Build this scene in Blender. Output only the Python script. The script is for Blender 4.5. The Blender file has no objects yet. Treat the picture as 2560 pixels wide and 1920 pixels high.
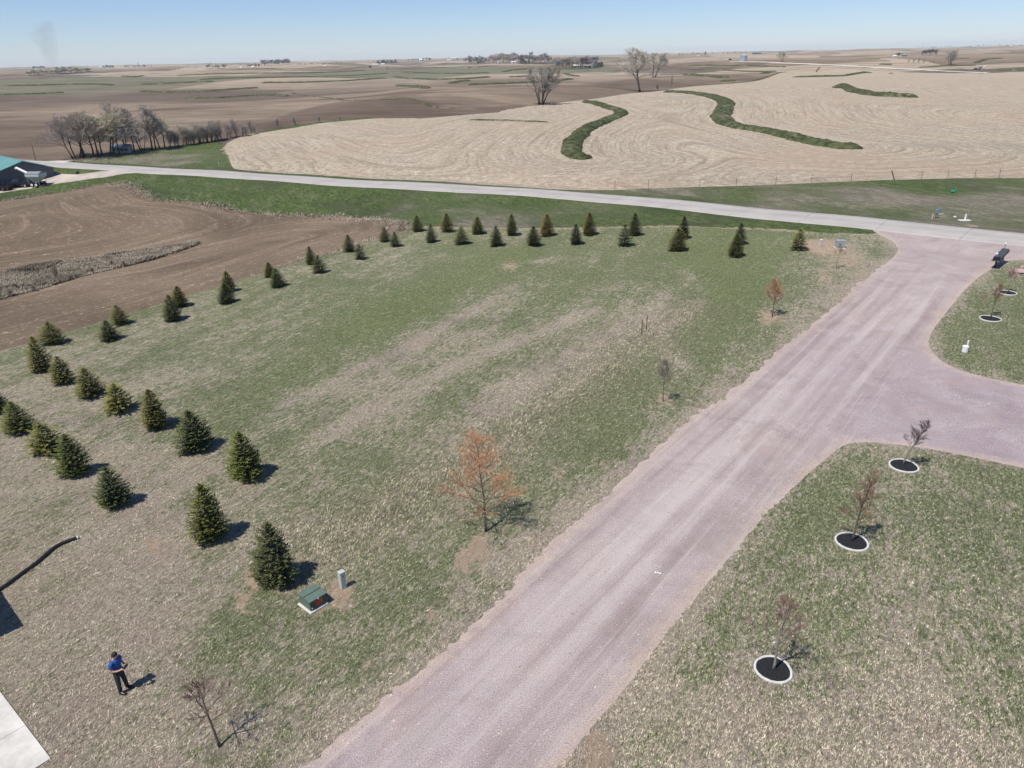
import bpy, math, random
import numpy as np
from mathutils import Vector, Matrix
from mathutils.geometry import delaunay_2d_cdt

scene = bpy.context.scene
COL = scene.collection
rnd = random.Random(7)
rng = np.random.default_rng(7)
R = math.radians

# ---------------------------------------------------------------- camera
EYE = 20.0
FOC = 1850.0                      # focal length in pixels of the 2560 px wide picture
ROLL = R(1.25)
PITCH = math.atan(818.0 / FOC * math.cos(ROLL))
cam = bpy.data.cameras.new('camera')
cam.sensor_width = 36.0
cam.lens = 36.0 * FOC / 2560.0
cam.clip_start = 0.5
cam.clip_end = 40000.0
camo = bpy.data.objects.new('camera', cam)
COL.objects.link(camo)
fwd = Vector((0, math.cos(PITCH), -math.sin(PITCH)))
up0 = Vector((0, math.sin(PITCH), math.cos(PITCH)))
rt0 = Vector((1, 0, 0))
cr, sr = math.cos(ROLL), math.sin(ROLL)
rt = rt0 * cr - up0 * sr
up = rt0 * sr + up0 * cr
camo.matrix_world = Matrix(((rt.x, up.x, -fwd.x, 0), (rt.y, up.y, -fwd.y, 0),
                            (rt.z, up.z, -fwd.z, EYE), (0, 0, 0, 1)))
scene.camera = camo

# ---------------------------------------------------------------- light
SUN_EL, SUN_AZ = R(61), R(227)    # azimuth clockwise from +Y
w = bpy.data.worlds.new('World')
scene.world = w
w.use_nodes = True
nt = w.node_tree
nt.nodes.clear()
sky = nt.nodes.new('ShaderNodeTexSky')
sky.sky_type = 'NISHITA'
sky.sun_disc = False
sky.sun_elevation = SUN_EL
sky.sun_rotation = SUN_AZ
sky.altitude = 400
sky.air_density = 0.9
sky.dust_density = 0.0
sky.ozone_density = 4.0
bg = nt.nodes.new('ShaderNodeBackground')
bg.inputs['Strength'].default_value = 0.092
wo = nt.nodes.new('ShaderNodeOutputWorld')
tn = nt.nodes.new('ShaderNodeMix')
tn.data_type = 'RGBA'
tn.blend_type = 'MULTIPLY'
tn.inputs[0].default_value = 1.0
tn.inputs[7].default_value = (0.90, 0.97, 1.19, 1.0)      # clear spring air
nt.links.new(sky.outputs[0], tn.inputs[6])
nt.links.new(tn.outputs[2], bg.inputs[0])
nt.links.new(bg.outputs[0], wo.inputs[0])
sl = bpy.data.lights.new('sun', 'SUN')
sl.energy = 4.7
sl.angle = R(0.5)
sl.color = (1.0, 0.94, 0.835)
so = bpy.data.objects.new('sun', sl)
COL.objects.link(so)
so.location = (0, 0, 60)
sd = Vector((math.sin(SUN_AZ) * math.cos(SUN_EL), math.cos(SUN_AZ) * math.cos(SUN_EL), math.sin(SUN_EL)))
so.rotation_euler = sd.to_track_quat('Z', 'Y').to_euler()
vs = scene.view_settings
vs.view_transform = 'Standard'
vs.look = 'None'
vs.exposure = 0.10
vs.gamma = 1.0
vs.use_curve_mapping = False
scene.cycles.volume_bounces = 2

# ---------------------------------------------------------------- survey: sight lines of the drone onto the land
K = 2560.0 / 2212.0
def ray(dx, dy):
    u = (dx * K - 1280) / FOC
    v = -(dy * K - 960) / FOC
    ul = u * cr + v * sr
    vl = -u * sr + v * cr
    d = np.array([ul, math.cos(PITCH) + vl * math.sin(PITCH), -math.sin(PITCH) + vl * math.cos(PITCH)])
    return d
def flat(dx, dy, z=0.0):
    d = ray(dx, dy)
    t = (z - EYE) / d[2]
    return (d[0] * t, d[1] * t)

def seg_dist(P, poly):
    """distance of points P (n,2) to a polyline"""
    P = np.asarray(P, float)
    out = np.full(len(P), 1e9)
    poly = np.asarray(poly, float)
    for a, b in zip(poly[:-1], poly[1:]):
        ab = b - a
        L = ab @ ab + 1e-12
        t = np.clip(((P - a) @ ab) / L, 0, 1)
        d = np.hypot(*(P - a - t[:, None] * ab).T)
        np.minimum(out, d, out=out)
    return out
def sstep(x, a, b):
    t = np.clip((x - a) / (b - a), 0, 1)
    return t * t * (3 - 2 * t)

ROAD = [flat(*p) for p in [(-60, 346), (90, 353.5), (235, 362), (336, 368.5), (504, 378), (739, 394), (1070, 411.5),
                           (1305, 427.5), (1474, 443), (1704, 467), (1920, 487), (2212, 519), (2420, 543)]]
ROAD.append((ROAD[-1][0] + 40, ROAD[-1][1] - 29))
ROAD.append((ROAD[-1][0] + 120, ROAD[-1][1] - 80))
ROAD.insert(0, (ROAD[0][0] - 60, ROAD[0][1] + 30))
DRAW = [(-95, 60), (-59, 79), (-56, 87), (-50, 92), (-43, 102), (-33, 118)]
CREEK = [(-200, 205), (-125, 215), (-110, 224), (-99, 240), (-86, 266), (-69, 300), (-37, 330), (1.5, 372), (60, 470), (95, 545), (150, 700)]

_w = np.random.default_rng(21)
WAVES = []
for i in range(26):
    lam = _w.uniform(230, 620) if i < 14 else _w.uniform(650, 1700)
    a = _w.uniform(0, 2 * math.pi)
    WAVES.append((math.cos(a) * 2 * math.pi / lam, math.sin(a) * 2 * math.pi / lam, _w.uniform(0, 6.28), 0.95 if i < 14 else 1.9))

def hgt(x, y):
    x = np.asarray(x, float)
    y = np.asarray(y, float)
    shp = x.shape
    x = x.ravel()
    y = y.ravel()
    P = np.stack([x, y], 1)
    r = np.hypot(x, y)
    h = np.zeros(len(x))
    dd = seg_dist(P, DRAW)
    h -= 2.6 * np.exp(-(dd / 20.0) ** 2)
    h -= 2.2 * sstep(-x, 55, 110) * sstep(y, 60, 110)
    dc = seg_dist(P, CREEK)
    h -= 4.0 * np.exp(-(dc / 34.0) ** 2)
    h += 2.6 * np.exp(-(((x + 5) / 60.0) ** 2 + ((y - 225) / 70.0) ** 2))
    h += 3.5 * np.exp(-(((x - 120) / 90.0) ** 2 + ((y - 300) / 110.0) ** 2))
    amp = sstep(r, 330, 900) * (1 + 0.9 * sstep(r, 1200, 4000))
    f = np.zeros(len(x))
    for kx, ky, ph, am in WAVES:
        f += am * np.sin(kx * x + ky * y + ph)
    h += f * amp * 0.82 - 1.5 * sstep(r, 300, 800)
    h += 13.0 * sstep(r, 4500, 14000)
    wy = 1 - sstep(np.hypot(x + 104, y - 164), 22, 50)
    h = h * (1 - wy) - 2.2 * wy
    dr = seg_dist(P, ROAD)
    wgt = np.exp(-(np.maximum(0, dr - 5.5) / 8.0) ** 2)
    h = h * (1 - wgt)
    # shallow ditch beside the road and gentle unevenness of the yard
    h -= 0.35 * np.exp(-((dr - 9.0) / 3.0) ** 2) * (r > 60)
    h += 0.10 * np.sin(x * 0.21 + 1.3) * np.sin(y * 0.17 + 0.4) * sstep(r, 20, 60)
    return h.reshape(shp)

_T = np.geomspace(12, 29000, 1700)
def W(dx, dy):
    d = ray(dx, dy)
    g = d / math.hypot(d[0], d[1])
    X, Y, Z = g[0] * _T, g[1] * _T, EYE + g[2] * _T
    below = Z - hgt(X, Y)
    i = np.argmax(below < 0)
    if below[i] >= 0:
        i = len(_T) - 1
    a, b = _T[max(i - 1, 0)], _T[i]
    for _ in range(18):
        m = (a + b) / 2
        if EYE + g[2] * m - float(hgt(g[0] * m, g[1] * m)) < 0:
            b = m
        else:
            a = m
    return Vector((g[0] * b, g[1] * b, float(hgt(g[0] * b, g[1] * b))))
def gz(x, y):
    return float(hgt(x, y))
def rise(base, dx, dy):
    """height above base of the sight line (dx,dy) at the base's distance"""
    d = ray(dx, dy)
    t = base.y / d[1]
    return EYE + d[2] * t - base.z
def span(base, px):
    """metres covered by px (2212-wide) pixels at the distance of base"""
    dep = base.y * math.cos(PITCH) + (EYE - base.z) * math.sin(PITCH)
    return px * K / FOC * dep

# zoom-sheet converters used while surveying
def z1(p): return (p[0] * .33597, 51.84 + p[1] * .33597)
def z2(p): return (734.5 + p[0] * .33597, 51.84 + p[1] * .33597)
def z3(p): return (1469.0 + p[0] * .33597, 51.84 + p[1] * .33597)

# ---------------------------------------------------------------- object helpers
def tag(o, label=None, cat=None, group=None, kind=None):
    if label: o['label'] = label
    if cat: o['category'] = cat
    if group: o['group'] = group
    if kind: o['kind'] = kind
    return o
def empty(name, loc, label, cat, group=None, rz=0.0):
    o = bpy.data.objects.new(name, None)
    o.empty_display_size = 0.2
    o.location = loc
    o.rotation_euler = (0, 0, rz)
    COL.objects.link(o)
    return tag(o, label, cat, group)
def link_mesh(name, verts, faces, mat, parent=None, smooth=False, attrs=None, mats=None, fmat=None):
    me = bpy.data.meshes.new(name)
    me.from_pydata([tuple(v) for v in verts], [], [tuple(f) for f in faces])
    if mats:
        for m in mats: me.materials.append(m)
        if fmat is not None: me.polygons.foreach_set('material_index', list(fmat))
    elif mat:
        me.materials.append(mat)
    if smooth:
        me.polygons.foreach_set('use_smooth', [True] * len(me.polygons))
    if attrs:
        for k_, v_ in attrs.items():
            a = me.attributes.new(k_, 'FLOAT', 'POINT')
            a.data.foreach_set('value', np.asarray(v_, np.float32))
    me.update()
    o = bpy.data.objects.new(name, me)
    COL.objects.link(o)
    if parent: o.parent = parent
    return o
def fast_mesh(name, V, F, mat, attrs=None, smooth=False, parent=None):
    """V (n,3), F (m,k) numpy"""
    me = bpy.data.meshes.new(name)
    V = np.asarray(V, np.float32)
    F = np.asarray(F, np.int32)
    me.vertices.add(len(V))
    me.vertices.foreach_set('co', V.ravel())
    me.loops.add(F.size)
    me.loops.foreach_set('vertex_index', F.ravel())
    me.polygons.add(len(F))
    me.polygons.foreach_set('loop_start', np.arange(0, F.size, F.shape[1], dtype=np.int32))
    me.update(calc_edges=True)
    if smooth:
        me.polygons.foreach_set('use_smooth', np.ones(len(F), bool))
    if mat: me.materials.append(mat)
    for k_, v_ in (attrs or {}).items():
        a = me.attributes.new(k_, 'FLOAT', 'POINT')
        a.data.foreach_set('value', np.asarray(v_, np.float32))
    o = bpy.data.objects.new(name, me)
    COL.objects.link(o)
    if parent: o.parent = parent
    return o

class MB:
    """collects simple solids, builds them as one mesh"""
    def __init__(s): s.v = []; s.f = []
    def add(s, v, f):
        n = len(s.v)
        s.v += [tuple(p) for p in v]
        s.f += [tuple(i + n for i in q) for q in f]
        return s
    def box(s, c, d, rz=0.0, taper=1.0, M=None):
        x, y, z = d[0] / 2, d[1] / 2, d[2] / 2
        v = []
        for sz in (-1, 1):
            t = taper if sz > 0 else 1.0
            for sx, sy in ((-1, -1), (1, -1), (1, 1), (-1, 1)):
                p = Vector((sx * x * t, sy * y * t, sz * z))
                if M is not None: p = M @ p
                p = Matrix.Rotation(rz, 3, 'Z') @ p
                v.append(p + Vector(c))
        return s.add(v, [(0, 3, 2, 1), (4, 5, 6, 7), (0, 1, 5, 4), (1, 2, 6, 5), (2, 3, 7, 6), (3, 0, 4, 7)])
    def bev(s, c, d, b, rz=0.0):
        """box with chamfered vertical and top edges"""
        x, y, z0, z1_ = d[0] / 2, d[1] / 2, -d[2] / 2, d[2] / 2
        rings = []
        for (zz, i) in ((z0, 0), (z1_ - b, 0), (z1_, b)):
            xx, yy = x - i, y - i
            ring = [(-xx + b, -yy), (xx - b, -yy), (xx, -yy + b), (xx, yy - b), (xx - b, yy), (-xx + b, yy), (-xx, yy - b), (-xx, -yy + b)]
            rings.append([Matrix.Rotation(rz, 3, 'Z') @ Vector((p[0], p[1], zz)) + Vector(c) for p in ring])
        v = [p for r_ in rings for p in r_]
        f = [tuple(range(7, -1, -1)), tuple(range(16, 24))]
        for k_ in range(2):
            for i in range(8):
                j = (i + 1) % 8
                f.append((k_ * 8 + i, k_ * 8 + j, k_ * 8 + 8 + j, k_ * 8 + 8 + i))
        return s.add(v, f)
    def tube(s, pts, rad, n=8, cap=True):
        pts = [Vector(p) for p in pts]
        if not hasattr(rad, '__len__'): rad = [rad] * len(pts)
        v = []; f = []
        for i, p in enumerate(pts):
            d = (pts[min(i + 1, len(pts) - 1)] - pts[max(i - 1, 0)])
            d.normalize()
            a = d.orthogonal() if abs(d.z) > .9 else d.cross(Vector((0, 0, 1)))
            a.normalize()
            b = d.cross(a)
            for k_ in range(n):
                t = 2 * math.pi * k_ / n
                v.append(p + (a * math.cos(t) + b * math.sin(t)) * rad[i])
        for i in range(len(pts) - 1):
            for k_ in range(n):
                j = (k_ + 1) % n
                f.append((i * n + k_, i * n + j, (i + 1) * n + j, (i + 1) * n + k_))
        if cap:
            f.append(tuple(range(n - 1, -1, -1)))
            f.append(tuple((len(pts) - 1) * n + k_ for k_ in range(n)))
        return s.add(v, f)
    def cyl(s, c, r, h, n=16, r2=None):
        c = Vector(c)
        return s.tube([c, c + Vector((0, 0, h))], [r, r if r2 is None else r2], n)
    def ball(s, c, r, n=8, m=6, sz=1.0):
        v = []; f = []
        for i in range(m + 1):
            a = math.pi * i / m
            for k_ in range(n):
                t = 2 * math.pi * k_ / n
                v.append((c[0] + r * math.sin(a) * math.cos(t), c[1] + r * math.sin(a) * math.sin(t), c[2] + r * sz * math.cos(a)))
        for i in range(m):
            for k_ in range(n):
                j = (k_ + 1) % n
                f.append((i * n + k_, (i + 1) * n + k_, (i + 1) * n + j, i * n + j))
        return s.add(v, f)
    def prism(s, poly, z0, z1_):
        n = len(poly)
        v = [(p[0], p[1], z0) for p in poly] + [(p[0], p[1], z1_) for p in poly]
        f = [tuple(range(n - 1, -1, -1)), tuple(range(n, 2 * n))]
        for i in range(n):
            j = (i + 1) % n
            f.append((i, j, n + j, n + i))
        return s.add(v, f)
    def build(s, name, mat, parent=None, smooth=False):
        return link_mesh(name, s.v, s.f, mat, parent, smooth)

def copy_tree(o, parent=None):
    c = o.copy()
    COL.objects.link(c)
    if parent: c.parent = parent
    for ch in o.children:
        copy_tree(ch, c)
    return c

# ---------------------------------------------------------------- material helpers
class G:
    def __init__(s, name, rough=0.9, spec=0.2):
        s.m = bpy.data.materials.new(name)
        s.m.use_nodes = True
        s.t = s.m.node_tree
        s.b = s.t.nodes['Principled BSDF']
        s.b.inputs['Roughness'].default_value = rough
        s.b.inputs['Specular IOR Level'].default_value = spec
    def put(s, sock, v):
        if isinstance(v, bpy.types.NodeSocket):
            s.t.links.new(v, sock)
        elif v is not None:
            if sock.type == 'RGBA' and len(v) == 3: v = (*v, 1)
            sock.default_value = v
    def n(s, typ, out=0, props=None, **kw):
        nd = s.t.nodes.new('ShaderNode' + typ)
        for a, b in (props or {}).items(): setattr(nd, a, b)
        for a, b in kw.items():
            s.put(nd.inputs[int(a[1:])] if a[0] == 'i' and a[1:].isdigit() else nd.inputs[a.replace('_', ' ')], b)
        return nd.outputs[out]
    def pos(s): return s.n('NewGeometry')
    def obj(s): return s.n('TexCoord', out=3)
    def attr(s, name): return s.n('Attribute', out=2, props=dict(attribute_name=name))
    def noise(s, vec, scale, detail=4, rough=0.6, dist=0.0):
        return s.n('TexNoise', Vector=vec, Scale=scale, Detail=detail, Roughness=rough, Distortion=dist)
    def map(s, vec, sc=(1, 1, 1), rot=(0, 0, 0), loc=(0, 0, 0)):
        return s.n('Mapping', Vector=vec, Scale=sc, Rotation=rot, Location=loc)
    def mx(s, a, b, f, blend='MIX'):
        nd = s.t.nodes.new('ShaderNodeMix')
        nd.data_type = 'RGBA'
        nd.blend_type = blend
        s.put(nd.inputs[0], f)
        s.put(nd.inputs[6], a)
        s.put(nd.inputs[7], b)
        return nd.outputs[2]
    def ma(s, op, a, b=0.0, c=0.0, clamp=False):
        nd = s.t.nodes.new('ShaderNodeMath')
        nd.operation = op
        nd.use_clamp = clamp
        s.put(nd.inputs[0], a)
        s.put(nd.inputs[1], b)
        s.put(nd.inputs[2], c)
        return nd.outputs[0]
    def rm(s, v, a, b, c=0.0, d=1.0, smooth=False):
        nd = s.t.nodes.new('ShaderNodeMapRange')
        if smooth: nd.interpolation_type = 'SMOOTHSTEP'
        s.put(nd.inputs[0], v)
        for i, q in enumerate((a, b, c, d)): s.put(nd.inputs[1 + i], q)
        return nd.outputs[0]
    def xyz(s, v):
        nd = s.t.nodes.new('ShaderNodeSeparateXYZ')
        s.put(nd.inputs[0], v)
        return nd.outputs
    def streak(s, vec, deg, along, across):
        """coordinates stretched along a compass direction (degrees from +X)"""
        q = s.map(vec, rot=(0, 0, R(-deg)))
        return s.map(q, sc=(along, across, 1.0))
    def comb(s, x, y, z=0.0):
        nd = s.t.nodes.new('ShaderNodeCombineXYZ')
        for i, q in enumerate((x, y, z)): s.put(nd.inputs[i], q)
        return nd.outputs[0]
    def bump(s, h, dist, strength=1.0):
        nd = s.t.nodes.new('ShaderNodeBump')
        s.put(nd.inputs['Height'], h)
        nd.inputs['Distance'].default_value = dist
        nd.inputs['Strength'].default_value = strength
        s.t.links.new(nd.outputs[0], s.b.inputs['Normal'])
    def done(s, col, rough=None):
        s.put(s.b.inputs['Base Color'], col)
        if rough is not None: s.put(s.b.inputs['Roughness'], rough)
        return s.m

def simple(name, c, rough=0.7, metal=0.0, var=0.12, scale=6.0, spec=0.3, bump=0.0):
    g = G(name, rough, spec)
    p = g.obj()
    n = g.noise(p, scale, 5, 0.65)
    dark = tuple(x * (1 - var * 1.6) for x in c)
    lite = tuple(min(1, x * (1 + var)) for x in c)
    col = g.mx(dark, lite, g.rm(n, 0.3, 0.7))
    g.b.inputs['Metallic'].default_value = metal
    if bump: g.bump(n, bump)
    return g.done(col)

STRAW_A, STRAW_B, STRAW_C = (0.80, 0.73, 0.58), (0.445, 0.385, 0.30), (0.205, 0.17, 0.128)
GRN_A, GRN_B, GRN_C = (0.355, 0.385, 0.205), (0.150, 0.190, 0.078), (0.046, 0.068, 0.024)

def lawn_colour(g, lush, dirt, weed, edge, tint=None):
    p = g.pos()
    big = g.noise(p, 0.16, 3, 0.6)
    mid = g.noise(p, 0.75, 4, 0.65, 0.4)
    wind = g.streak(p, 62, 0.50, 1.35)
    lane_ = g.noise(g.streak(p, 66, 0.10, 1.0), 0.42, 4, 0.7, 0.25)
    sml = g.noise(wind, 3.3, 4, 0.75, 0.7)
    fin = g.noise(g.streak(p, 55, 0.65, 1.25), 7.0, 5, 0.9, 0.3)
    fk = g.noise(g.streak(p, 50, 0.5, 1.4), 3.4, 4, 0.85, 0.8)
    # how green it is here
    v = g.ma('ADD', lush, g.ma('MULTIPLY', g.ma('SUBTRACT', big, 0.5), 0.7))
    v = g.ma('ADD', v, g.ma('MULTIPLY', g.ma('SUBTRACT', mid, 0.5), 0.8))
    v = g.ma('ADD', v, g.ma('MULTIPLY', g.ma('SUBTRACT', lane_, 0.5), 1.0))
    v = g.ma('ADD', v, g.ma('MULTIPLY', g.ma('SUBTRACT', sml, 0.46), 2.2))
    v = g.ma('SUBTRACT', v, g.ma('MULTIPLY', edge, 0.35))
    f = g.rm(v, 0.18, 0.68, 0, 1, True)
    st = g.mx(STRAW_C, STRAW_B, g.rm(fin, 0.39, 0.49))
    st = g.mx(st, STRAW_A, g.ma('MULTIPLY', g.rm(g.ma('ADD', g.ma('MULTIPLY', fk, 0.6), g.ma('MULTIPLY', fin, 0.4)), 0.545, 0.62), 0.85))
    st = g.mx(st, (0.25, 0.205, 0.20), g.ma('MULTIPLY', g.rm(big, 0.52, 0.62), 0.35))
    gr = g.mx(GRN_C, GRN_B, g.rm(fin, 0.40, 0.49))
    gr = g.mx(gr, (0.125, 0.175, 0.045), g.ma('MULTIPLY', g.rm(lush, 0.62, 0.95), g.rm(sml, .4, .6, .1, .7)))
    gr = g.mx(gr, GRN_A, g.rm(g.ma('ADD', g.ma('MULTIPLY', fk, 0.5), g.ma('MULTIPLY', fin, 0.5)), 0.51, 0.59))
    c = g.mx(st, gr, g.ma('MULTIPLY', f, 0.86))
    soil = g.ma('MULTIPLY', g.rm(g.noise(p, 0.42, 5, 0.75, 0.6), 0.48, 0.60), g.rm(lush, 0.36, 0.08, 0, .75))
    c = g.mx(c, g.mx((0.27, 0.205, 0.17), (0.47, 0.375, 0.31), g.rm(fin, .38, .58)), soil)
    # dormant purple-brown weeds
    wd = g.mx((0.17, 0.140, 0.105), (0.33, 0.285, 0.215), g.rm(fin, 0.38, 0.6))
    c = g.mx(c, wd, g.ma('MULTIPLY', weed, g.rm(mid, 0.35, 0.6, 0.15, 0.6), clamp=True))
    # bare earth
    ea = g.mx((0.40, 0.29, 0.20), (0.56, 0.45, 0.33), g.rm(sml, 0.35, 0.65))
    dm = g.rm(g.ma('ADD', dirt, g.ma('MULTIPLY', g.ma('SUBTRACT', g.noise(p, 2.6, 4, 0.7), 0.5), 1.6)), 0.36, 0.6, 0, 1, True)
    c = g.mx(c, ea, dm)
    if tint is not None:
        c = g.mx((0, 0, 0), c, tint)
    return c, fin, sml, mid

def mat_lawn():
    g = G('lawn_grass', 0.95, 0.1)
    c, fin, sml, mid = lawn_colour(g, g.attr('lush'), g.attr('dirt'), g.attr('weed'), g.attr('edge'))
    g.bump(g.ma('ADD', g.ma('MULTIPLY', fin, 0.8), g.ma('ADD', sml, mid)), 0.20, 1.0)
    return g.done(c)
def mat_tuft():
    g = G('grass_blades', 0.9, 0.15)
    c, fin, sml, mid = lawn_colour(g, g.attr('lush'), 0.0, g.attr('weed'), g.attr('edge'))
    t = g.attr('tint')
    c = g.mx(c, g.mx((0.56, 0.50, 0.37), (0.15, 0.175, 0.07), g.rm(g.attr('lush'), 0.2, 0.9)), 0.35)
    hsv = g.n('HueSaturation', Color=c, Value=t)
    return g.done(hsv)
def mat_verge():
    g = G('verge_grass', 0.95, 0.1)
    p = g.pos()
    lush = g.ma('ADD', g.attr('lush'), 0.07)
    big = g.noise(p, 0.06, 3, 0.6, 0.5)
    q = g.streak(p, 120, 0.6, 1.3)
    mid = g.noise(q, 0.30, 5, 0.8, 0.8)
    fin = g.noise(q, 1.7, 6, 0.88, 0.5)
    v = g.ma('ADD', lush, g.ma('MULTIPLY', g.ma('SUBTRACT', big, 0.5), 1.1))
    v = g.ma('ADD', v, g.ma('MULTIPLY', g.ma('SUBTRACT', mid, 0.5), 1.0))
    v = g.ma('ADD', v, g.ma('MULTIPLY', g.ma('SUBTRACT', fin, 0.5), 0.9))
    gr = g.mx((0.034, 0.060, 0.018), (0.115, 0.160, 0.050), g.rm(fin, 0.40, 0.58))
    gr = g.mx(gr, (0.19, 0.185, 0.11), g.ma('MULTIPLY', g.rm(mid, 0.50, 0.60), g.rm(fin, .42, .56, .1, .8)))
    gr = g.mx(gr, (0.030, 0.050, 0.018), g.ma('MULTIPLY', g.rm(big, 0.48, 0.38), 0.5))
    st = g.mx((0.11, 0.10, 0.075), (0.40, 0.355, 0.275), g.rm(fin, 0.38, 0.64))
    st = g.mx(st, (0.16, 0.145, 0.12), g.ma('MULTIPLY', g.rm(mid, 0.45, 0.6), 0.6))
    c = g.mx(st, gr, g.rm(v, 0.28, 0.80, 0, .96, True))
    ea = g.mx((0.38, 0.28, 0.2), (0.52, 0.43, 0.33), mid)
    c = g.mx(c, ea, g.rm(g.ma('ADD', g.attr('dirt'), g.ma('MULTIPLY', g.ma('SUBTRACT', fin, 0.5), 1.1)), 0.4, 0.62, 0, 1, True))
    g.bump(g.ma('ADD', fin, mid), 0.35, 0.9)
    return g.done(c)
def mat_gravel():
    g = G('pink_gravel', 0.95, 0.15)
    p = g.pos()
    e = g.attr('edge')
    la = g.attr('lane')
    pu = g.attr('purple')
    along = g.comb(g.ma('MULTIPLY', la, 1.5), g.ma('MULTIPLY', g.xyz(p)[0], 0.035), g.ma('MULTIPLY', g.xyz(p)[1], 0.035))
    band = g.noise(along, 0.55, 3, 0.6, 0.3)
    mid = g.noise(p, 0.35, 5, 0.7, 0.6)
    fin = g.noise(p, 22.0, 3, 0.85)
    sp = g.n('TexVoronoi', out=0, Vector=p, Scale=17.0)
    base = g.mx((0.300, 0.242, 0.236), (0.465, 0.400, 0.388), g.rm(g.ma('ADD', g.ma('MULTIPLY', g.mx((.5, .5, .5), band, g.attr('drive')), 0.6), g.ma('MULTIPLY', mid, 0.4)), 0.38, 0.60))
    purple = g.mx((0.275, 0.22, 0.245), (0.42, 0.355, 0.365), g.rm(mid, 0.3, 0.7))
    c = g.mx(base, purple, g.ma('MULTIPLY', g.rm(g.ma('ADD', pu, g.ma('SUBTRACT', mid, 0.5)), 0.2, 0.9), 0.85))
    red = g.rm(g.noise(p, 0.22, 4, 0.7, 0.8), 0.55, 0.75)
    c = g.mx(c, (0.42, 0.29, 0.24), g.ma('MULTIPLY', red, 0.45))
    c = g.mx(c, (0.52, 0.41, 0.32), g.ma('MULTIPLY', g.rm(g.ma('ADD', e, g.ma('MULTIPLY', g.ma('SUBTRACT', g.noise(p, 1.3, 5, 0.8), 0.5), 3.0)), 0.8, -0.2), 0.65))
    k = g.rm(fin, 0.36, 0.64, 0.55, 1.40)
    c = g.mx(c, g.comb(k, k, k), 1.0, 'MULTIPLY')
    c = g.mx(c, (0.22, 0.13, 0.15), g.ma('MULTIPLY', g.rm(sp, 0.16, 0.05), g.rm(mid, .4, .6, .25, .75)))
    c = g.mx(c, (0.72, 0.68, 0.66), g.rm(g.noise(p, 31.0, 1, 0.5), 0.76, 0.80))
    tr = g.noise(g.comb(la, g.ma('MULTIPLY', g.xyz(p)[0], 0.03), g.ma('MULTIPLY', g.xyz(p)[1], 0.03)), 1.7, 4, 0.8, 0.05)
    c = g.mx(c, (0.54, 0.485, 0.455), g.ma('MULTIPLY', g.rm(tr, 0.52, 0.64), g.ma('MULTIPLY', g.attr('drive'), 0.38)))
    c = g.mx(c, (0.27, 0.21, 0.20), g.ma('MULTIPLY', g.rm(tr, 0.46, 0.34), g.ma('MULTIPLY', g.attr('drive'), 0.38)))
    c = g.mx(c, (0.30, 0.26, 0.235), g.ma('MULTIPLY', g.rm(g.noise(p, 0.12, 5, 0.8, 1.0), 0.54, 0.66), 0.35))
    g.bump(g.ma('ADD', fin, g.ma('MULTIPLY', mid, 2.0)), 0.03, 0.8)
    return g.done(c)
def mat_road():
    g = G('road_concrete', 0.85, 0.25)
    p = g.pos()
    u, v = g.attr('along'), g.attr('across')
    n1 = g.noise(p, 0.25, 4, 0.65, 0.4)
    n2 = g.noise(p, 3.0, 5, 0.8)
    c = g.mx((0.335, 0.312, 0.288), (0.435, 0.412, 0.385), g.rm(n1, 0.3, 0.7))
    c = g.mx(c, (0.42, 0.39, 0.37), g.ma('MULTIPLY', g.rm(n2, 0.45, 0.75), 0.35))
    # transverse joints with wandering cracks
    uu = g.ma('ADD', u, g.ma('MULTIPLY', g.ma('SUBTRACT', g.noise(p, 0.9, 3, 0.7), 0.5), 0.9))
    fr = g.ma('ABSOLUTE', g.ma('SUBTRACT', g.ma('FRACT', g.ma('DIVIDE', uu, 9.2)), 0.5))
    c = g.mx(c, (0.26, 0.24, 0.22), g.ma('MULTIPLY', g.rm(fr, 0.011, 0.005), g.rm(n1, 0.4, 0.55, 0.3, 0.9)))
    cl = g.rm(g.ma('ABSOLUTE', g.ma('ADD', v, g.ma('MULTIPLY', g.ma('SUBTRACT', n1, 0.5), 0.3))), 0.10, 0.04)
    c = g.mx(c, (0.30, 0.28, 0.26), g.ma('MULTIPLY', cl, 0.45))
    wp = g.rm(g.ma('ABSOLUTE', g.ma('SUBTRACT', g.ma('ABSOLUTE', v), 1.7)), 0.9, 0.2)
    c = g.mx(c, (0.47, 0.44, 0.43), g.ma('MULTIPLY', wp, 0.35))
    g.bump(n2, 0.01, 0.5)
    return g.done(c)
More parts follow.
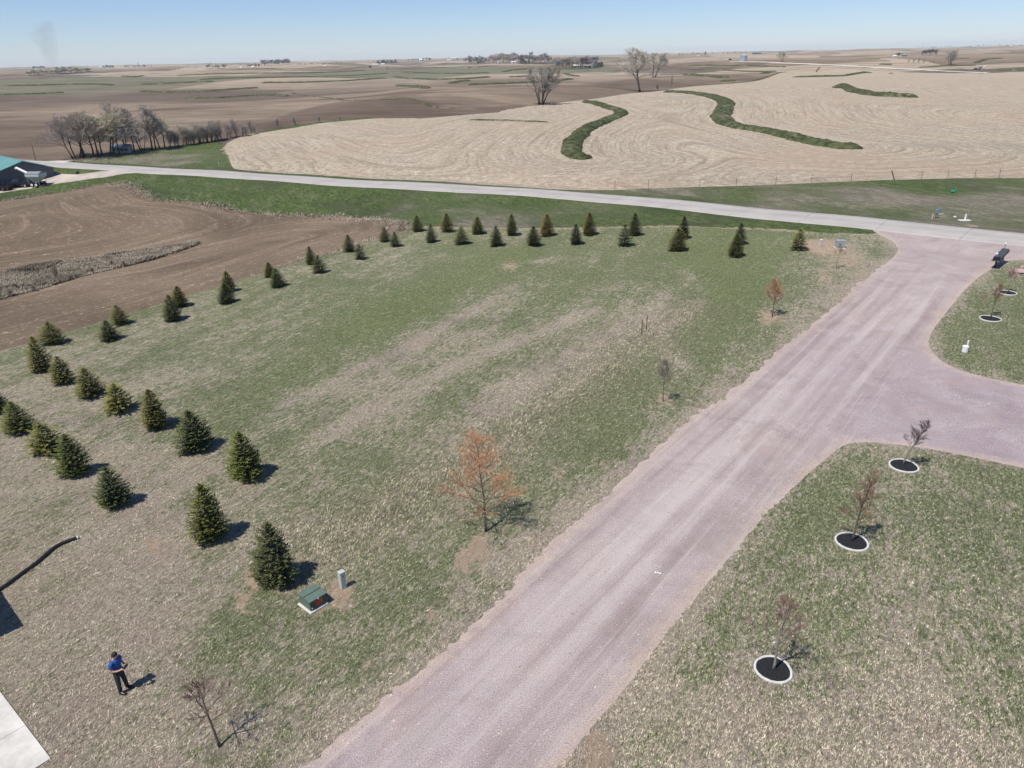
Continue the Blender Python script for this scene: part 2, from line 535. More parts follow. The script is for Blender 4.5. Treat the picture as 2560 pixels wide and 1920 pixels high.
def mat_plowed():
    g = G('tilled_soil', 0.98, 0.05)
    p = g.pos()
    rw = g.attr('row')
    x = g.xyz(p)
    rc = g.comb(g.ma('MULTIPLY', rw, 1.0), g.ma('MULTIPLY', x[0], 0.05), g.ma('MULTIPLY', x[1], 0.05))
    rows = g.noise(rc, 1.1, 4, 0.75, 0.25)
    big = g.noise(p, 0.035, 4, 0.6, 0.6)
    fin = g.noise(p, 2.4, 5, 0.85)
    c = g.mx((0.138, 0.104, 0.075), (0.222, 0.170, 0.122), g.rm(big, 0.38, 0.62))
    c = g.mx(c, (0.33, 0.255, 0.19), g.ma('MULTIPLY', g.rm(rows, 0.50, 0.66), 0.50))
    c = g.mx(c, (0.095, 0.068, 0.052), g.ma('MULTIPLY', g.rm(rows, 0.42, 0.28), 0.5))
    c = g.mx(c, (0.085, 0.06, 0.045), g.ma('MULTIPLY', g.rm(fin, 0.46, 0.34), 0.7))
    fl = g.noise(p, 1.6, 4, 0.9)
    c = g.mx(c, (0.62, 0.54, 0.43), g.ma('MULTIPLY', g.rm(fl, 0.575, 0.64), g.rm(rows, 0.38, 0.6, 0.15, 0.7)))
    g.bump(g.ma('ADD', fin, g.ma('MULTIPLY', rows, 0.7)), 0.22, 0.8)
    return g.done(c)
def mat_stubble():
    g = G('corn_stubble', 0.95, 0.1)
    p = g.pos()
    rw = g.attr('row')
    x = g.xyz(p)
    rc = g.comb(g.ma('MULTIPLY', rw, 1.0), g.ma('MULTIPLY', x[0], 0.03), g.ma('MULTIPLY', x[1], 0.03))
    r1 = g.noise(rc, 1.1, 4, 0.8, 0.12)
    big = g.noise(p, 0.022, 4, 0.6, 0.5)
    fin = g.noise(p, 0.9, 7, 1.0, 0.4)
    c = g.mx((0.315, 0.26, 0.195), (0.475, 0.41, 0.315), g.rm(g.ma('ADD', g.ma('MULTIPLY', r1, 0.36), g.ma('MULTIPLY', fin, 0.64)), 0.44, 0.56))
    c = g.mx(c, (0.70, 0.62, 0.50), g.ma('MULTIPLY', g.rm(fin, 0.53, 0.59), g.rm(r1, 0.40, 0.58, 0.35, 1.0)))
    c = g.mx(c, (0.20, 0.155, 0.115), g.ma('MULTIPLY', g.rm(fin, 0.47, 0.40), 0.8))
    c = g.mx(c, (0.24, 0.185, 0.14), g.ma('MULTIPLY', g.rm(r1, 0.46, 0.37), 0.30))
    c = g.mx(c, (0.42, 0.31, 0.23), g.ma('MULTIPLY', g.rm(big, 0.5, 0.68), 0.5))
    c = g.mx(c, (0.29, 0.26, 0.22), g.ma('MULTIPLY', g.rm(big, 0.42, 0.3), 0.4))
    g.bump(g.ma('ADD', fin, r1), 0.3, 0.7)
    return g.done(c)
def mat_hills():
    g = G('rolling_fields', 0.98, 0.05)
    p = g.pos()
    x = g.xyz(p)
    far = g.rm(g.n('VectorMath', out=1, props=dict(operation='LENGTH'), i0=p), 700, 1200)
    pw = g.n('VectorMath', props=dict(operation='ADD'), i0=g.map(p, sc=(1, 1, 0)), i1=g.n('VectorMath', props=dict(operation='SCALE'), i0=g.n('TexNoise', out=1, Vector=g.map(p, sc=(1, 1, 0)), Scale=0.0035, Detail=2.0), i3=220.0) if False else (0, 0, 0))
    cell = g.n('TexVoronoi', out=1, props=dict(distance='CHEBYCHEV'), Vector=g.map(pw, rot=(0, 0, 0.25)), Scale=0.0023, Randomness=0.75)
    cr_ = g.xyz(cell)[0]
    cg_ = g.xyz(cell)[1]
    big = g.noise(g.map(p, sc=(1, 1, 0)), 0.007, 4, 0.6, 0.7)
    med = g.noise(g.map(p, sc=(1, 1, 0)), 0.05, 4, 0.65, 0.4)
    c = g.mx((0.135, 0.102, 0.078), (0.275, 0.218, 0.162), g.rm(big, 0.40, 0.60))
    c = g.mx(c, (0.36, 0.275, 0.20), g.ma('MULTIPLY', g.rm(g.ma('ADD', x[2], g.ma('MULTIPLY', med, 5.0)), 2.0, 9.0), 0.5))
    c = g.mx(c, (0.12, 0.095, 0.08), g.ma('MULTIPLY', g.rm(g.ma('ADD', x[2], g.ma('MULTIPLY', med, 6.0)), 1.0, -3.5), 0.65))
    c = g.mx(c, (0.12, 0.10, 0.085), g.ma('MULTIPLY', g.rm(med, 0.46, 0.36), 0.35))
    tan = g.mx((0.44, 0.36, 0.275), (0.33, 0.27, 0.21), cg_)
    c2 = g.mx(c, tan, g.ma('MULTIPLY', g.ma('GREATER_THAN', cr_, 0.68), 0.8))
    c2 = g.mx(c2, (0.17, 0.165, 0.12), g.ma('LESS_THAN', cr_, 0.13))
    c = g.mx(c, c2, far)
    # grassed terrace backslopes that follow the contour
    zz = g.ma('ADD', x[2], g.ma('MULTIPLY', g.noise(p, 0.004, 2, 0.5), 2.5))
    ln = g.rm(g.ma('ABSOLUTE', g.ma('SUBTRACT', g.ma('FRACT', g.ma('DIVIDE', zz, 2.3)), 0.5)), 0.085, 0.06)
    ln = g.ma('MULTIPLY', ln, g.rm(g.noise(p, 0.0045, 3, 0.6), 0.47, 0.50))
    c = g.mx(c, (0.075, 0.09, 0.05), g.ma('MULTIPLY', g.ma('MULTIPLY', ln, far), 0.8))
    c = g.mx(c, (0.095, 0.068, 0.055), g.ma('MULTIPLY', g.attr('dark'), 0.55))
    rowd = g.noise(g.streak(p, 8, 0.12, 1.0), 0.10, 5, 0.75, 0.3)
    kk = g.rm(rowd, 0.35, 0.65, 0.80, 1.18)
    c = g.mx(c, g.comb(kk, kk, kk), 1.0, 'MULTIPLY')
    return g.done(c)
def mat_berm():
    g = G('terrace_grass', 0.95, 0.1)
    p = g.pos()
    n = g.noise(p, 0.5, 5, 0.8, 0.4)
    b = g.noise(p, 0.07, 3, 0.6)
    c = g.mx((0.024, 0.036, 0.016), (0.105, 0.118, 0.055), g.rm(n, 0.38, 0.60))
    c = g.mx(c, (0.23, 0.20, 0.15), g.ma('MULTIPLY', g.rm(g.ma('ADD', n, b), 1.06, 1.2), .8))
    g.bump(n, 0.5, 0.8)
    return g.done(c)

M = {}
M['lawn'] = mat_lawn()
M['tuft'] = mat_tuft()
M['verge'] = mat_verge()
M['gravel'] = mat_gravel()
M['road'] = mat_road()
M['plowed'] = mat_plowed()
M['stubble'] = mat_stubble()
M['hills'] = mat_hills()
M['berm'] = mat_berm()
M['yard'] = simple('farmyard_gravel', (0.47, 0.41, 0.36), 0.95, var=0.2, scale=0.25)
M['black_plastic'] = simple('black_corrugated_plastic', (0.018, 0.018, 0.019), 0.45, var=0.2, spec=0.5)
M['concrete'] = simple('pale_concrete', (0.58, 0.56, 0.52), 0.85, var=0.16, scale=1.3)
M['white'] = simple('white_plastic', (0.80, 0.80, 0.79), 0.5, var=0.05)
M['white_edge'] = simple('white_edging', (0.60, 0.59, 0.56), 0.8, var=0.12, scale=3)
M['green_metal'] = simple('green_painted_metal', (0.115, 0.165, 0.135), 0.5, var=0.1, spec=0.4)
M['green_dark'] = simple('green_panel', (0.055, 0.085, 0.068), 0.5, var=0.1, spec=0.4)
M['pale_green'] = simple('pale_green_metal', (0.47, 0.53, 0.49), 0.55, var=0.06)
M['red_sticker'] = simple('red_sticker', (0.62, 0.07, 0.03), 0.6, var=0.25, scale=14)
M['orange_sticker'] = simple('orange_sticker', (0.66, 0.25, 0.03), 0.6, var=0.2, scale=14)
M['grey_metal'] = simple('grey_metal', (0.38, 0.41, 0.42), 0.45, metal=0.3, var=0.12)
M['galv'] = simple('galvanised_steel', (0.50, 0.56, 0.60), 0.4, metal=0.55, var=0.12, scale=0.6)
M['rust'] = simple('rusty_steel', (0.11, 0.065, 0.045), 0.8, var=0.3)
M['dark_wood'] = simple('dark_timber', (0.075, 0.045, 0.035), 0.8, var=0.25)
M['wood'] = simple('weathered_timber', (0.23, 0.185, 0.14), 0.9, var=0.25)
M['charcoal'] = simple('charcoal_paint', (0.055, 0.068, 0.070), 0.55, var=0.1, spec=0.4)
M['black_paint'] = simple('black_paint', (0.012, 0.012, 0.014), 0.3, var=0.1, spec=0.5)
M['rubber'] = simple('black_rubber', (0.015, 0.015, 0.016), 0.9, var=0.2)
M['glass'] = simple('dark_window_glass', (0.03, 0.038, 0.045), 0.12, var=0.05, spec=0.6)
M['barn_wall'] = simple('charcoal_metal_siding', (0.125, 0.13, 0.148), 0.6, var=0.08, scale=0.4)
M['teal_roof'] = simple('teal_metal_roof', (0.13, 0.29, 0.26), 0.4, var=0.1, scale=0.3, spec=0.5)
M['grey_roof'] = simple('grey_roof', (0.24, 0.25, 0.27), 0.8, var=0.12, scale=1)
M['blue_roof'] = simple('blue_grey_roof', (0.20, 0.27, 0.36), 0.7, var=0.1, scale=1)
M['red_paint'] = simple('red_paint', (0.33, 0.04, 0.03), 0.5, var=0.15)
M['white_wall'] = simple('white_siding', (0.72, 0.72, 0.70), 0.7, var=0.06, scale=1)
M['beige_wall'] = simple('beige_siding', (0.52, 0.47, 0.39), 0.8, var=0.06, scale=1)
M['bluecap'] = simple('blue_plastic', (0.16, 0.25, 0.38), 0.5, var=0.1)
M['tealcap'] = simple('teal_green_plastic', (0.05, 0.36, 0.26), 0.5, var=0.3)
M['pink_rock'] = simple('pink_quartzite', (0.46, 0.32, 0.31), 0.9, var=0.25, scale=1.5, bump=0.05)
M['purple_mulch'] = simple('dark_stone_mulch', (0.085, 0.062, 0.064), 0.95, var=0.5, scale=5, bump=0.05)
M['mulch'] = simple('black_mulch', (0.020, 0.021, 0.024), 0.95, var=0.9, scale=22, bump=0.04)
M['skin'] = simple('skin', (0.52, 0.30, 0.22), 0.6, var=0.08)
M['hair'] = simple('brown_hair', (0.035, 0.022, 0.015), 0.6, var=0.3, scale=25)
M['blue_shirt'] = simple('blue_cotton', (0.030, 0.095, 0.31), 0.85, var=0.15, scale=9)
M['trousers'] = simple('dark_trousers', (0.030, 0.040, 0.045), 0.85, var=0.25, scale=9)
M['bark'] = simple('grey_brown_bark', (0.135, 0.105, 0.09), 0.95, var=0.35, scale=8, bump=0.02)
M['bark_pale'] = simple('pale_bark', (0.30, 0.265, 0.23), 0.95, var=0.25, scale=8, bump=0.02)
M['bark_dark'] = simple('dark_bark', (0.115, 0.098, 0.086), 0.95, var=0.35, scale=3)

def tinted(name, rough=0.8, var=0.35, tipcol=None):
    """takes its colour from the object colour, varied by the per-face 'tint' attribute"""
    g = G(name, rough, 0.15)
    oc = g.n('ObjectInfo', out=1)
    t = g.attr('tint')
    c = g.n('HueSaturation', Color=oc, Value=g.rm(t, 0, 1, 1 - var, 1 + var))
    if tipcol:
        c = g.mx(c, tipcol, g.ma('MULTIPLY', g.rm(t, 0.55, 1.0), 0.6))
    return g.done(c)
M['needles'] = tinted('spruce_needles', 0.75, 0.5, (0.17, 0.17, 0.035))
M['twig'] = tinted('bare_twigs', 0.9, 0.3)
M['leafbud'] = tinted('new_leaves', 0.8, 0.35)

# ---------------------------------------------------------------- land cover outlines
def outline(pts): return [tuple(W(*p)[:2]) for p in pts]
GRAVEL = outline([(560, 1740), (650, 1659), (770, 1560), (890, 1465), (1010, 1360), (1100, 1265), (1160, 1195), (1230, 1135), (1310, 1068),
                  (1400, 985), (1480, 915), (1560, 860), (1640, 795), (1720, 725), (1800, 662), (1860, 612), (1910, 573), (1934, 552), (1942, 537),
                  (1930, 520), (1895, 505), (1880, 494), (1960, 500), (2212, 523), (2420, 545), (2460, 560), (2420, 568), (2300, 563), (2212, 562), (2191, 561),
                  (2167, 565), (2139, 583.6), (2116, 596), (2098, 612), (2078, 632), (2060, 655), (2040, 680), (2020, 705), (2007, 728), (2005, 745), (2017, 765),
                  (2043, 787), (2090, 805), (2150, 820), (2212, 832), (2330, 850), (2500, 870), (2500, 1070), (2330, 1035), (2212, 1011), (2150, 998), (2080, 983),
                  (2000, 968), (1930, 959), (1870, 954), (1830, 957), (1803, 975), (1770, 1003), (1730, 1037), (1690, 1080), (1640, 1127), (1590, 1185), (1545, 1240),
                  (1500, 1292), (1450, 1350), (1405, 1410), (1370, 1462), (1335, 1507), (1300, 1545), (1258, 1595), (1210, 1659), (1150, 1740)])
GRAVEL += [(-4.5, 8.0), (-9.0, -4.0), (-19.0, -4.0), (-11.5, 9.5)]
DRAWP = outline([(-60, 600), (0, 588), (87, 568.7), (197, 555.6), (328, 536), (426, 521), (431, 527), (404, 538), (350, 556), (306, 568), (197, 592), (109, 619), (0, 647), (-60, 660)])
BROWN = outline([(-160, 468), (-60, 447), (0, 435), (67, 424), (168, 409), (235, 396), (255, 394), (285, 402), (316, 422), (336, 432), (403, 436), (487, 449), (554, 462),
                 (638, 466), (705, 466), (743, 469), (818, 474), (862, 480), (884, 490), (866, 503), (815, 514), (785, 524), (743, 541), (655, 563), (514, 607), (396, 641), (289, 674),
                 (144, 718), (0, 758), (-60, 778), (-200, 830)])
YARD = outline([(302, 371), (242, 369), (168, 377), (121, 373), (115, 378), (-60, 380), (-90, 430), (0, 417), (33, 411.5), (134, 395), (242, 380), (297, 373.5)])
STUB = outline([(482, 312), (486, 334), (497, 354), (510, 367), (620, 374), (743, 382), (1070, 400.5), (1180, 408), (1215, 410), (1330, 409), (1469, 405), (1570, 403), (1704, 397),
                (1838, 392), (1939, 388), (2074, 384.5), (2212, 384.5), (2500, 384), (2520, 160), (2212, 154), (2127, 158.7), (1906, 152.6), (1754, 146.6), (1687, 158.7),
                (1610, 179), (1536, 184.5), (1469, 189.6), (1433, 196), (1373, 200), (1319, 208), (1272, 215), (1222, 220), (1138, 230), (1070, 240), (1003, 253.5),
                (930, 254), (835, 255), (769, 259), (683, 267), (616, 278.7), (565, 287), (540, 289), (515, 297)])
PAST = outline([(60, 349), (110, 347), (180, 343), (250, 333), (330, 320), (420, 308), (470, 303), (482, 312), (486, 334), (497, 354), (512, 367.5), (450, 362), (336, 355), (235, 349), (145, 349)])
EDGE_L = outline([(-200, 830), (0, 758), (144, 718), (289, 674), (396, 641), (514, 607), (655, 563), (743, 541), (785, 524), (815, 514), (866, 503), (884, 490)])
TRACK = outline([(884, 489), (960, 492), (1050, 494), (1200, 494), (1350, 491), (1500, 490), (1600, 493), (1700, 498), (1800, 505)])
LAWN = EDGE_L + TRACK + outline([(1880, 505), (1960, 500), (2420, 545)]) + [(150, 40), (150, -90), (-130, -90), (-130, 30)]
VERGE = outline([(-200, 350), (60, 348), (400, 330), (540, 360), (743, 378), (1240, 400), (1500, 398), (2212, 380), (2520, 380)]) + [(260, 60), (260, -90), (-200, -90), (-260, 120)]
STRIP = outline([(540, 287), (620, 274), (700, 262), (800, 253), (1000, 249), (1003, 256), (835, 258), (769, 262), (683, 270), (616, 281), (565, 289)])
DARKF = outline([(735, 219), (830, 217), (895, 212), (960, 229), (1010, 235), (1140, 226), (1000, 252), (835, 254), (700, 262), (560, 284), (640, 240)])

REG = [('gravel_driveway', GRAVEL, 'gravel'), ('weedy_draw', DRAWP, 'verge'), ('plowed_field', BROWN, 'plowed'), ('farmyard', YARD, 'yard'),
       ('stubble_field', STUB, 'stubble'), ('pasture', PAST, 'verge'), ('lawn', LAWN, 'lawn'), ('grass_verge', VERGE, 'verge'), ('field_strip', STRIP, 'verge')]

def densify(poly, k=0.010, closed=True, fray=1.0, seed=0):
    """resample an outline and fray it like a mown or ploughed edge"""
    pts = [np.array(p, float) for p in poly]
    if closed: pts.append(pts[0])
    r_ = np.random.default_rng(seed)
    out = []
    wob = 0.0
    for a, b in zip(pts[:-1], pts[1:]):
        L = np.linalg.norm(b - a)
        rr = max(12.0, np.linalg.norm((a + b) / 2))
        n = int(max(1, min(400, L / (k * rr))))
        nrm = np.array([-(b - a)[1], (b - a)[0]]) / (L + 1e-9)
        for i in range(n):
            t = i / n
            p = a + (b - a) * t
            if i > 0:
                amp = fray * min(0.7, 0.0025 * rr + 0.09)
                wob = wob * 0.86 + r_.normal(0, amp * 0.36)
                p = p + nrm * (wob + r_.normal(0, amp * 0.4)) + (b - a) / L * r_.normal(0, amp * .2)
            out.append(p)
    return out
def smooth_line(pts, closed=True, it=1):
    for _ in range(it):
        o = []
        n = len(pts)
        for i in range(n if closed else n - 1):
            a, b = np.array(pts[i]), np.array(pts[(i + 1) % n])
            o += [tuple(a * .75 + b * .25), tuple(a * .25 + b * .75)]
        if not closed: o = [pts[0]] + o + [pts[-1]]
        pts = o
    return pts
def inside(P, poly):
    P = np.asarray(P)
    poly = np.asarray(poly)
    x, y = P[:, 0], P[:, 1]
    res = np.zeros(len(P), bool)
    lo, hi = poly.min(0), poly.max(0)
    m = np.where((x >= lo[0]) & (x <= hi[0]) & (y >= lo[1]) & (y <= hi[1]))[0]
    xs, ys = x[m], y[m]
    r_ = np.zeros(len(m), bool)
    a = poly
    b = np.roll(poly, -1, 0)
    for (x1, y1), (x2, y2) in zip(a, b):
        if y1 == y2: continue
        c = ((y1 > ys) != (y2 > ys)) & (xs < (x2 - x1) * (ys - y1) / (y2 - y1) + x1)
        r_ ^= c
    res[m] = r_
    return res

DENSE = {}
for i, (nm, poly, _) in enumerate(REG):
    pp = poly
    if nm in ('gravel_driveway', 'stubble_field', 'plowed_field', 'weedy_draw'): pp = smooth_line(poly, True, 2)
    DENSE[nm] = densify(pp, 0.0085 if nm == 'gravel_driveway' else 0.010, True, 1.0 if nm in ('gravel_driveway', 'plowed_field', 'weedy_draw') else 0.8, i)

# ---------------------------------------------------------------- the land: one triangulated sheet cut into its covers
pts = []
edges = []
for nm, _, _ in REG:
    d = DENSE[nm]
    s = len(pts)
    pts += [(p[0], p[1]) for p in d]
    n = len(d)
    edges += [(s + i, s + (i + 1) % n) for i in range(n)]
r = 11.0
while r < 30000:
    k_ = 0.0105 + 0.006 * (r > 1200) + 0.02 * (r > 9000)
    nA = int(1.55 / k_)
    a = (np.arange(nA) + rng.random(nA) * 0.5) / nA * 1.55 - 0.775
    rr = r * (1 + (rng.random(nA) - .5) * k_ * 0.8)
    pts += list(zip(np.sin(a) * rr, np.cos(a) * rr))
    nB = 60
    a = 0.80 + (np.arange(nB) + rng.random(nB) * 0.4) / nB * (2 * math.pi - 1.60)
    if int(math.log(r) / 0.05) != int(math.log(r * (1 + k_)) / 0.05):
        pts += list(zip(np.sin(a) * r, np.cos(a) * r))
    r *= 1 + k_
for gx in np.arange(-9, 9.1, 1.5):
    for gy in np.arange(-9, 9.1, 1.5):
        pts.append((gx + rng.random() * .3, gy + rng.random() * .3))
res = delaunay_2d_cdt([Vector(p) for p in pts], edges, [], 0, 1e-5)
V2 = np.array([(v.x, v.y) for v in res[0]])
F = np.array([f for f in res[2] if len(f) == 3], np.int32)
cen = V2[F].mean(1)
own = np.full(len(F), -1)
for i in range(len(REG) - 1, -1, -1):
    m = inside(cen, DENSE[REG[i][0]])
    own[m] = i
Z = hgt(V2[:, 0], V2[:, 1])

# painted-by-nature maps (world positions)
def samples(lst):
    P = np.array([W(a, b)[:2] for a, b, _ in lst])
    return P, np.array([v for *_, v in lst])
def logpol(P):
    r_ = np.hypot(P[:, 0], P[:, 1]) + 1e-6
    return np.stack([np.arctan2(P[:, 0], P[:, 1]), 0.5 * np.log(r_)], 1)
def field(P, S, sig=0.036):
    sp, sv = S
    q, s_ = logpol(P), logpol(sp)
    num = np.zeros(len(P))
    den = np.full(len(P), 1e-9)
    for (a, b), v in zip(s_, sv):
        w_ = np.exp(-((q[:, 0] - a) ** 2 + (q[:, 1] - b) ** 2) / (2 * sig * sig)) + 1e-7
        num += w_ * v
        den += w_
    return num / den
LUSH = samples([(50, 1500, .10), (150, 1400, .10), (300, 1550, .08), (100, 1300, .17), (300, 1250, .08), (250, 1150, .10), (60, 1180, .25), (50, 1050, .2), (150, 900, .25),
    (330, 980, .22), (450, 1250, .25), (330, 1100, .1), (480, 1120, .32), (550, 1330, .55), (620, 1420, .45), (700, 1230, .42), (750, 1400, .5), (650, 1550, .2), (450, 1600, .17),
    (700, 1600, .15), (900, 1350, .45), (900, 1250, .55), (1000, 1250, .4), (1100, 1150, .42), (1000, 1330, .35), (800, 1150, .5), (700, 1050, .5), (600, 950, .45), (480, 830, .45),
    (350, 760, .45), (300, 850, .38), (500, 700, .5), (650, 650, .5), (800, 600, .52), (700, 750, .5), (800, 700, .85), (900, 660, .88), (1000, 600, .82), (1080, 560, .75),
    (650, 800, .6), (1000, 680, .33), (900, 740, .2), (800, 800, .25), (1050, 620, .35), (700, 850, .33), (900, 850, .38), (1000, 800, .42), (1150, 750, .42), (1250, 700, .40),
    (1300, 800, .4), (1100, 900, .38), (950, 950, .45), (1250, 600, .55), (1150, 560, .75), (1400, 620, .5), (1350, 560, .65), (900, 560, .5), (760, 570, .5), (1500, 560, .95),
    (1600, 620, .98), (1650, 560, .95), (1550, 700, .75), (1500, 620, .75), (1450, 680, .3), (1400, 740, .35), (1350, 800, .3), (1250, 850, .35), (1400, 820, .8), (1300, 920, .78),
    (1200, 1000, .7), (1100, 1000, .6), (1180, 1090, .5), (1300, 1010, .55), (1450, 890, .62), (1550, 800, .65), (1600, 720, .75), (1700, 650, .55), (1750, 600, .45), (1830, 560, .3),
    (1780, 545, .15), (1880, 560, .45), (1700, 520, .8), (1600, 510, .8), (1350, 500, .6), (1100, 505, .5), (900, 520, .5), (580, 640, .55), (150, 745, .45),
    (2100, 640, .5), (2150, 720, .75), (2200, 780, .7), (2060, 780, .42), (2190, 600, .5), (2100, 820, .6), (1850, 1000, .6), (1780, 1080, .55), (2000, 1010, .4), (2100, 1030, .6),
    (2200, 1050, .65), (1700, 1150, .65), (1900, 1100, .38), (2000, 1150, .33), (2100, 1150, .4), (2200, 1200, .6), (1650, 1250, .4), (1750, 1220, .33), (1900, 1250, .55), (1950, 1330, .28),
    (2050, 1280, .45), (2150, 1330, .45), (1800, 1330, .58), (1850, 1400, .58), (2000, 1400, .38), (1500, 1400, .4), (1450, 1500, .33), (1550, 1550, .17), (1650, 1600, .12), (1800, 1550, .12),
    (1900, 1500, .17), (2000, 1550, .1), (2150, 1440, .55), (2180, 1500, .6), (2200, 1580, .3), (2050, 1640, .12), (1400, 1600, .28), (1300, 1640, .22), (1700, 1480, .28)])
VLUSH = samples([(300, 400, .85), (400, 410, .85), (300, 430, .8), (500, 430, .8), (600, 440, .75), (700, 450, .8), (800, 430, .85), (900, 440, .7), (900, 470, .65), (1000, 450, .55), (1050, 480, .5),
    (1150, 460, .6), (1200, 450, .55), (1300, 460, .6), (1400, 475, .7), (1500, 480, .8), (1650, 485, .85), (1800, 500, .8), (1150, 430, .9), (800, 405, .95), (1450, 455, .95), (100, 400, .8), (30, 430, .9),
    (160, 365, .85), (220, 365, .85), (1400, 425, .55), (1600, 415, .6), (1800, 410, .5), (1700, 440, .35), (1900, 430, .3), (2000, 400, .75), (2100, 400, .7), (2200, 400, .6), (2000, 440, .25), (2150, 440, .3),
    (2200, 480, .4), (2000, 470, .45), (2100, 480, .45), (1850, 460, .5), (1950, 475, .65),
    (250, 340, .45), (350, 335, .35), (420, 330, .4), (470, 320, .85), (450, 345, .7), (200, 346, .5), (380, 350, .4), (480, 350, .75), (330, 325, .7), (420, 312, .8),
    (50, 610, .2), (100, 590, .35), (250, 560, .3), (230, 552, .7), (350, 545, .25), (420, 525, .1), (60, 580, .6), (300, 545, .7), (0, 620, .15),
    (700, 262, .8), (900, 252, .7), (600, 278, .85)])
PURPLE = samples([(2100, 900, 1), (1900, 900, .9), (2200, 950, 1), (1850, 850, .6), (1700, 900, .12), (1500, 1100, .1), (1200, 1400, .3), (1000, 1600, .5), (800, 1600, .6), (900, 1500, .5), (1100, 1300, .25),
    (1950, 700, .1), (2050, 600, .08), (1250, 1550, .3), (1400, 1250, .1), (1650, 1000, .1), (1980, 830, .8), (2000, 540, .2)])
def spots(P, lst):
    out = np.zeros(len(P))
    q = logpol(P)
    for dx, dy, rad, v in lst:
        c = logpol(np.array([W(dx, dy)[:2]]))[0]
        s_ = rad / 1600.0
        out = np.maximum(out, v * np.exp(-((q[:, 0] - c[0]) ** 2 + ((q[:, 1] - c[1]) * 0.9) ** 2) / (2 * s_ * s_)))
    return out
DIRT = [(1785, 531, 34, 1.0), (1750, 528, 24, .8), (1035, 1188, 26, .9), (1000, 1212, 22, .8), (1290, 1640, 34, 1.1), (522, 1300, 20, .7), (735, 1285, 26, .9), (700, 1320, 20, .5), (545, 1250, 24, .7),
        (1830, 560, 36, .6), (1665, 683, 26, .7), (1436, 862, 24, .6), (1850, 590, 20, .5), (650, 1205, 16, .5), (1210, 1020, 30, .45), (1300, 1000, 24, .45), (930, 1320, 22, .5), (800, 1440, 22, .5),
        (330, 1180, 30, .55), (540, 1035, 22, .55), (458, 1172, 22, .55), (1780, 600, 24, .5), (900, 745, 26, .45), (1100, 575, 22, .55), (2050, 795, 20, .5), (770, 1490, 20, .4),
        (610, 1262, 24, .55), (1050, 1150, 18, .5), (476, 1612, 14, .4), (1960, 1330, 40, .35), (1880, 690, 14, .3)]
WEED = outline([(1500, 665), (1400, 735), (1300, 815), (1180, 900), (1050, 985), (940, 1050), (700, 1170)])
SOFT = outline([(884, 489), (960, 492), (1050, 494), (1200, 494), (1350, 491), (1500, 490), (1600, 493), (1700, 498), (1760, 505)])
GBANDS = [(outline([(430, 925), (560, 840), (700, 755), (850, 690), (1000, 615), (1120, 545)]), 2.8, .26), (outline([(620, 870), (800, 787), (920, 728), (1000, 682), (1100, 622)]), 0.9, -.24),
          (outline([(720, 930), (950, 808), (1100, 742), (1270, 672)]), 1.1, -.24), (outline([(1050, 880), (1250, 765), (1380, 690), (1440, 640)]), 1.4, -.22),
          (outline([(820, 860), (1000, 760), (1180, 660), (1300, 585)]), 1.8, .16), (outline([(1085, 575), (1200, 558)]), 1.0, -.40),
          (outline([(1440, 570), (1500, 600), (1512, 640), (1490, 680), (1430, 715), (1440, 760), (1480, 790)]), .9, -.28),
          (outline([(1240, 900), (1350, 820), (1440, 765), (1500, 715), (1560, 640)]), 2.0, .22), (outline([(1150, 1190), (1260, 1090), (1420, 950), (1560, 830), (1700, 700), (1830, 610)]), 1.5, -.28)]
TERR = {}
def lawn_maps(P):
    lu = field(P, LUSH)
    lu = lu * 0.92 + 0.01
    for ln_, wd_, am_ in GBANDS: lu = lu + am_ * np.exp(-(seg_dist(P, ln_) / wd_) ** 2)
    return dict(lush=lu, dirt=np.maximum(spots(P, DIRT), 0.55 * np.exp(-(seg_dist(P, SOFT) / 0.8) ** 2)),
                weed=np.exp(-(seg_dist(P, WEED) / 2.6) ** 2),
                edge=np.exp(-(seg_dist(P, DENSE_G[::3]) / 0.7) ** 2))
DENSE_G = [tuple(p) for p in DENSE['gravel_driveway']]


# guide lines that the machinery followed in the stubble
T20 = [(1575, 497), (1660, 520), (1760, 545), (1838, 573), (1740, 612), (1640, 652), (1550, 705), (1495, 765), (1480, 820), (1530, 862), (1590, 870)]
T21 = [(-86, 436), (0, 441), (150, 455), (250, 478), (305, 505), (290, 550), (262, 600), (300, 640), (400, 670), (500, 682), (620, 705), (760, 740), (900, 770), (1050, 798), (1150, 792)]
T22 = [(1012, 412), (1055, 392), (1110, 432), (1200, 455), (1350, 468), (1530, 472)]
T23 = [(720, 342), (900, 341), (1150, 331), (1360, 318)]
def smin(ds, k_=9.0):
    ds = np.array(ds)
    m = ds.min(0)
    return m - k_ * np.log(np.exp(-(ds - m) / k_).sum(0))

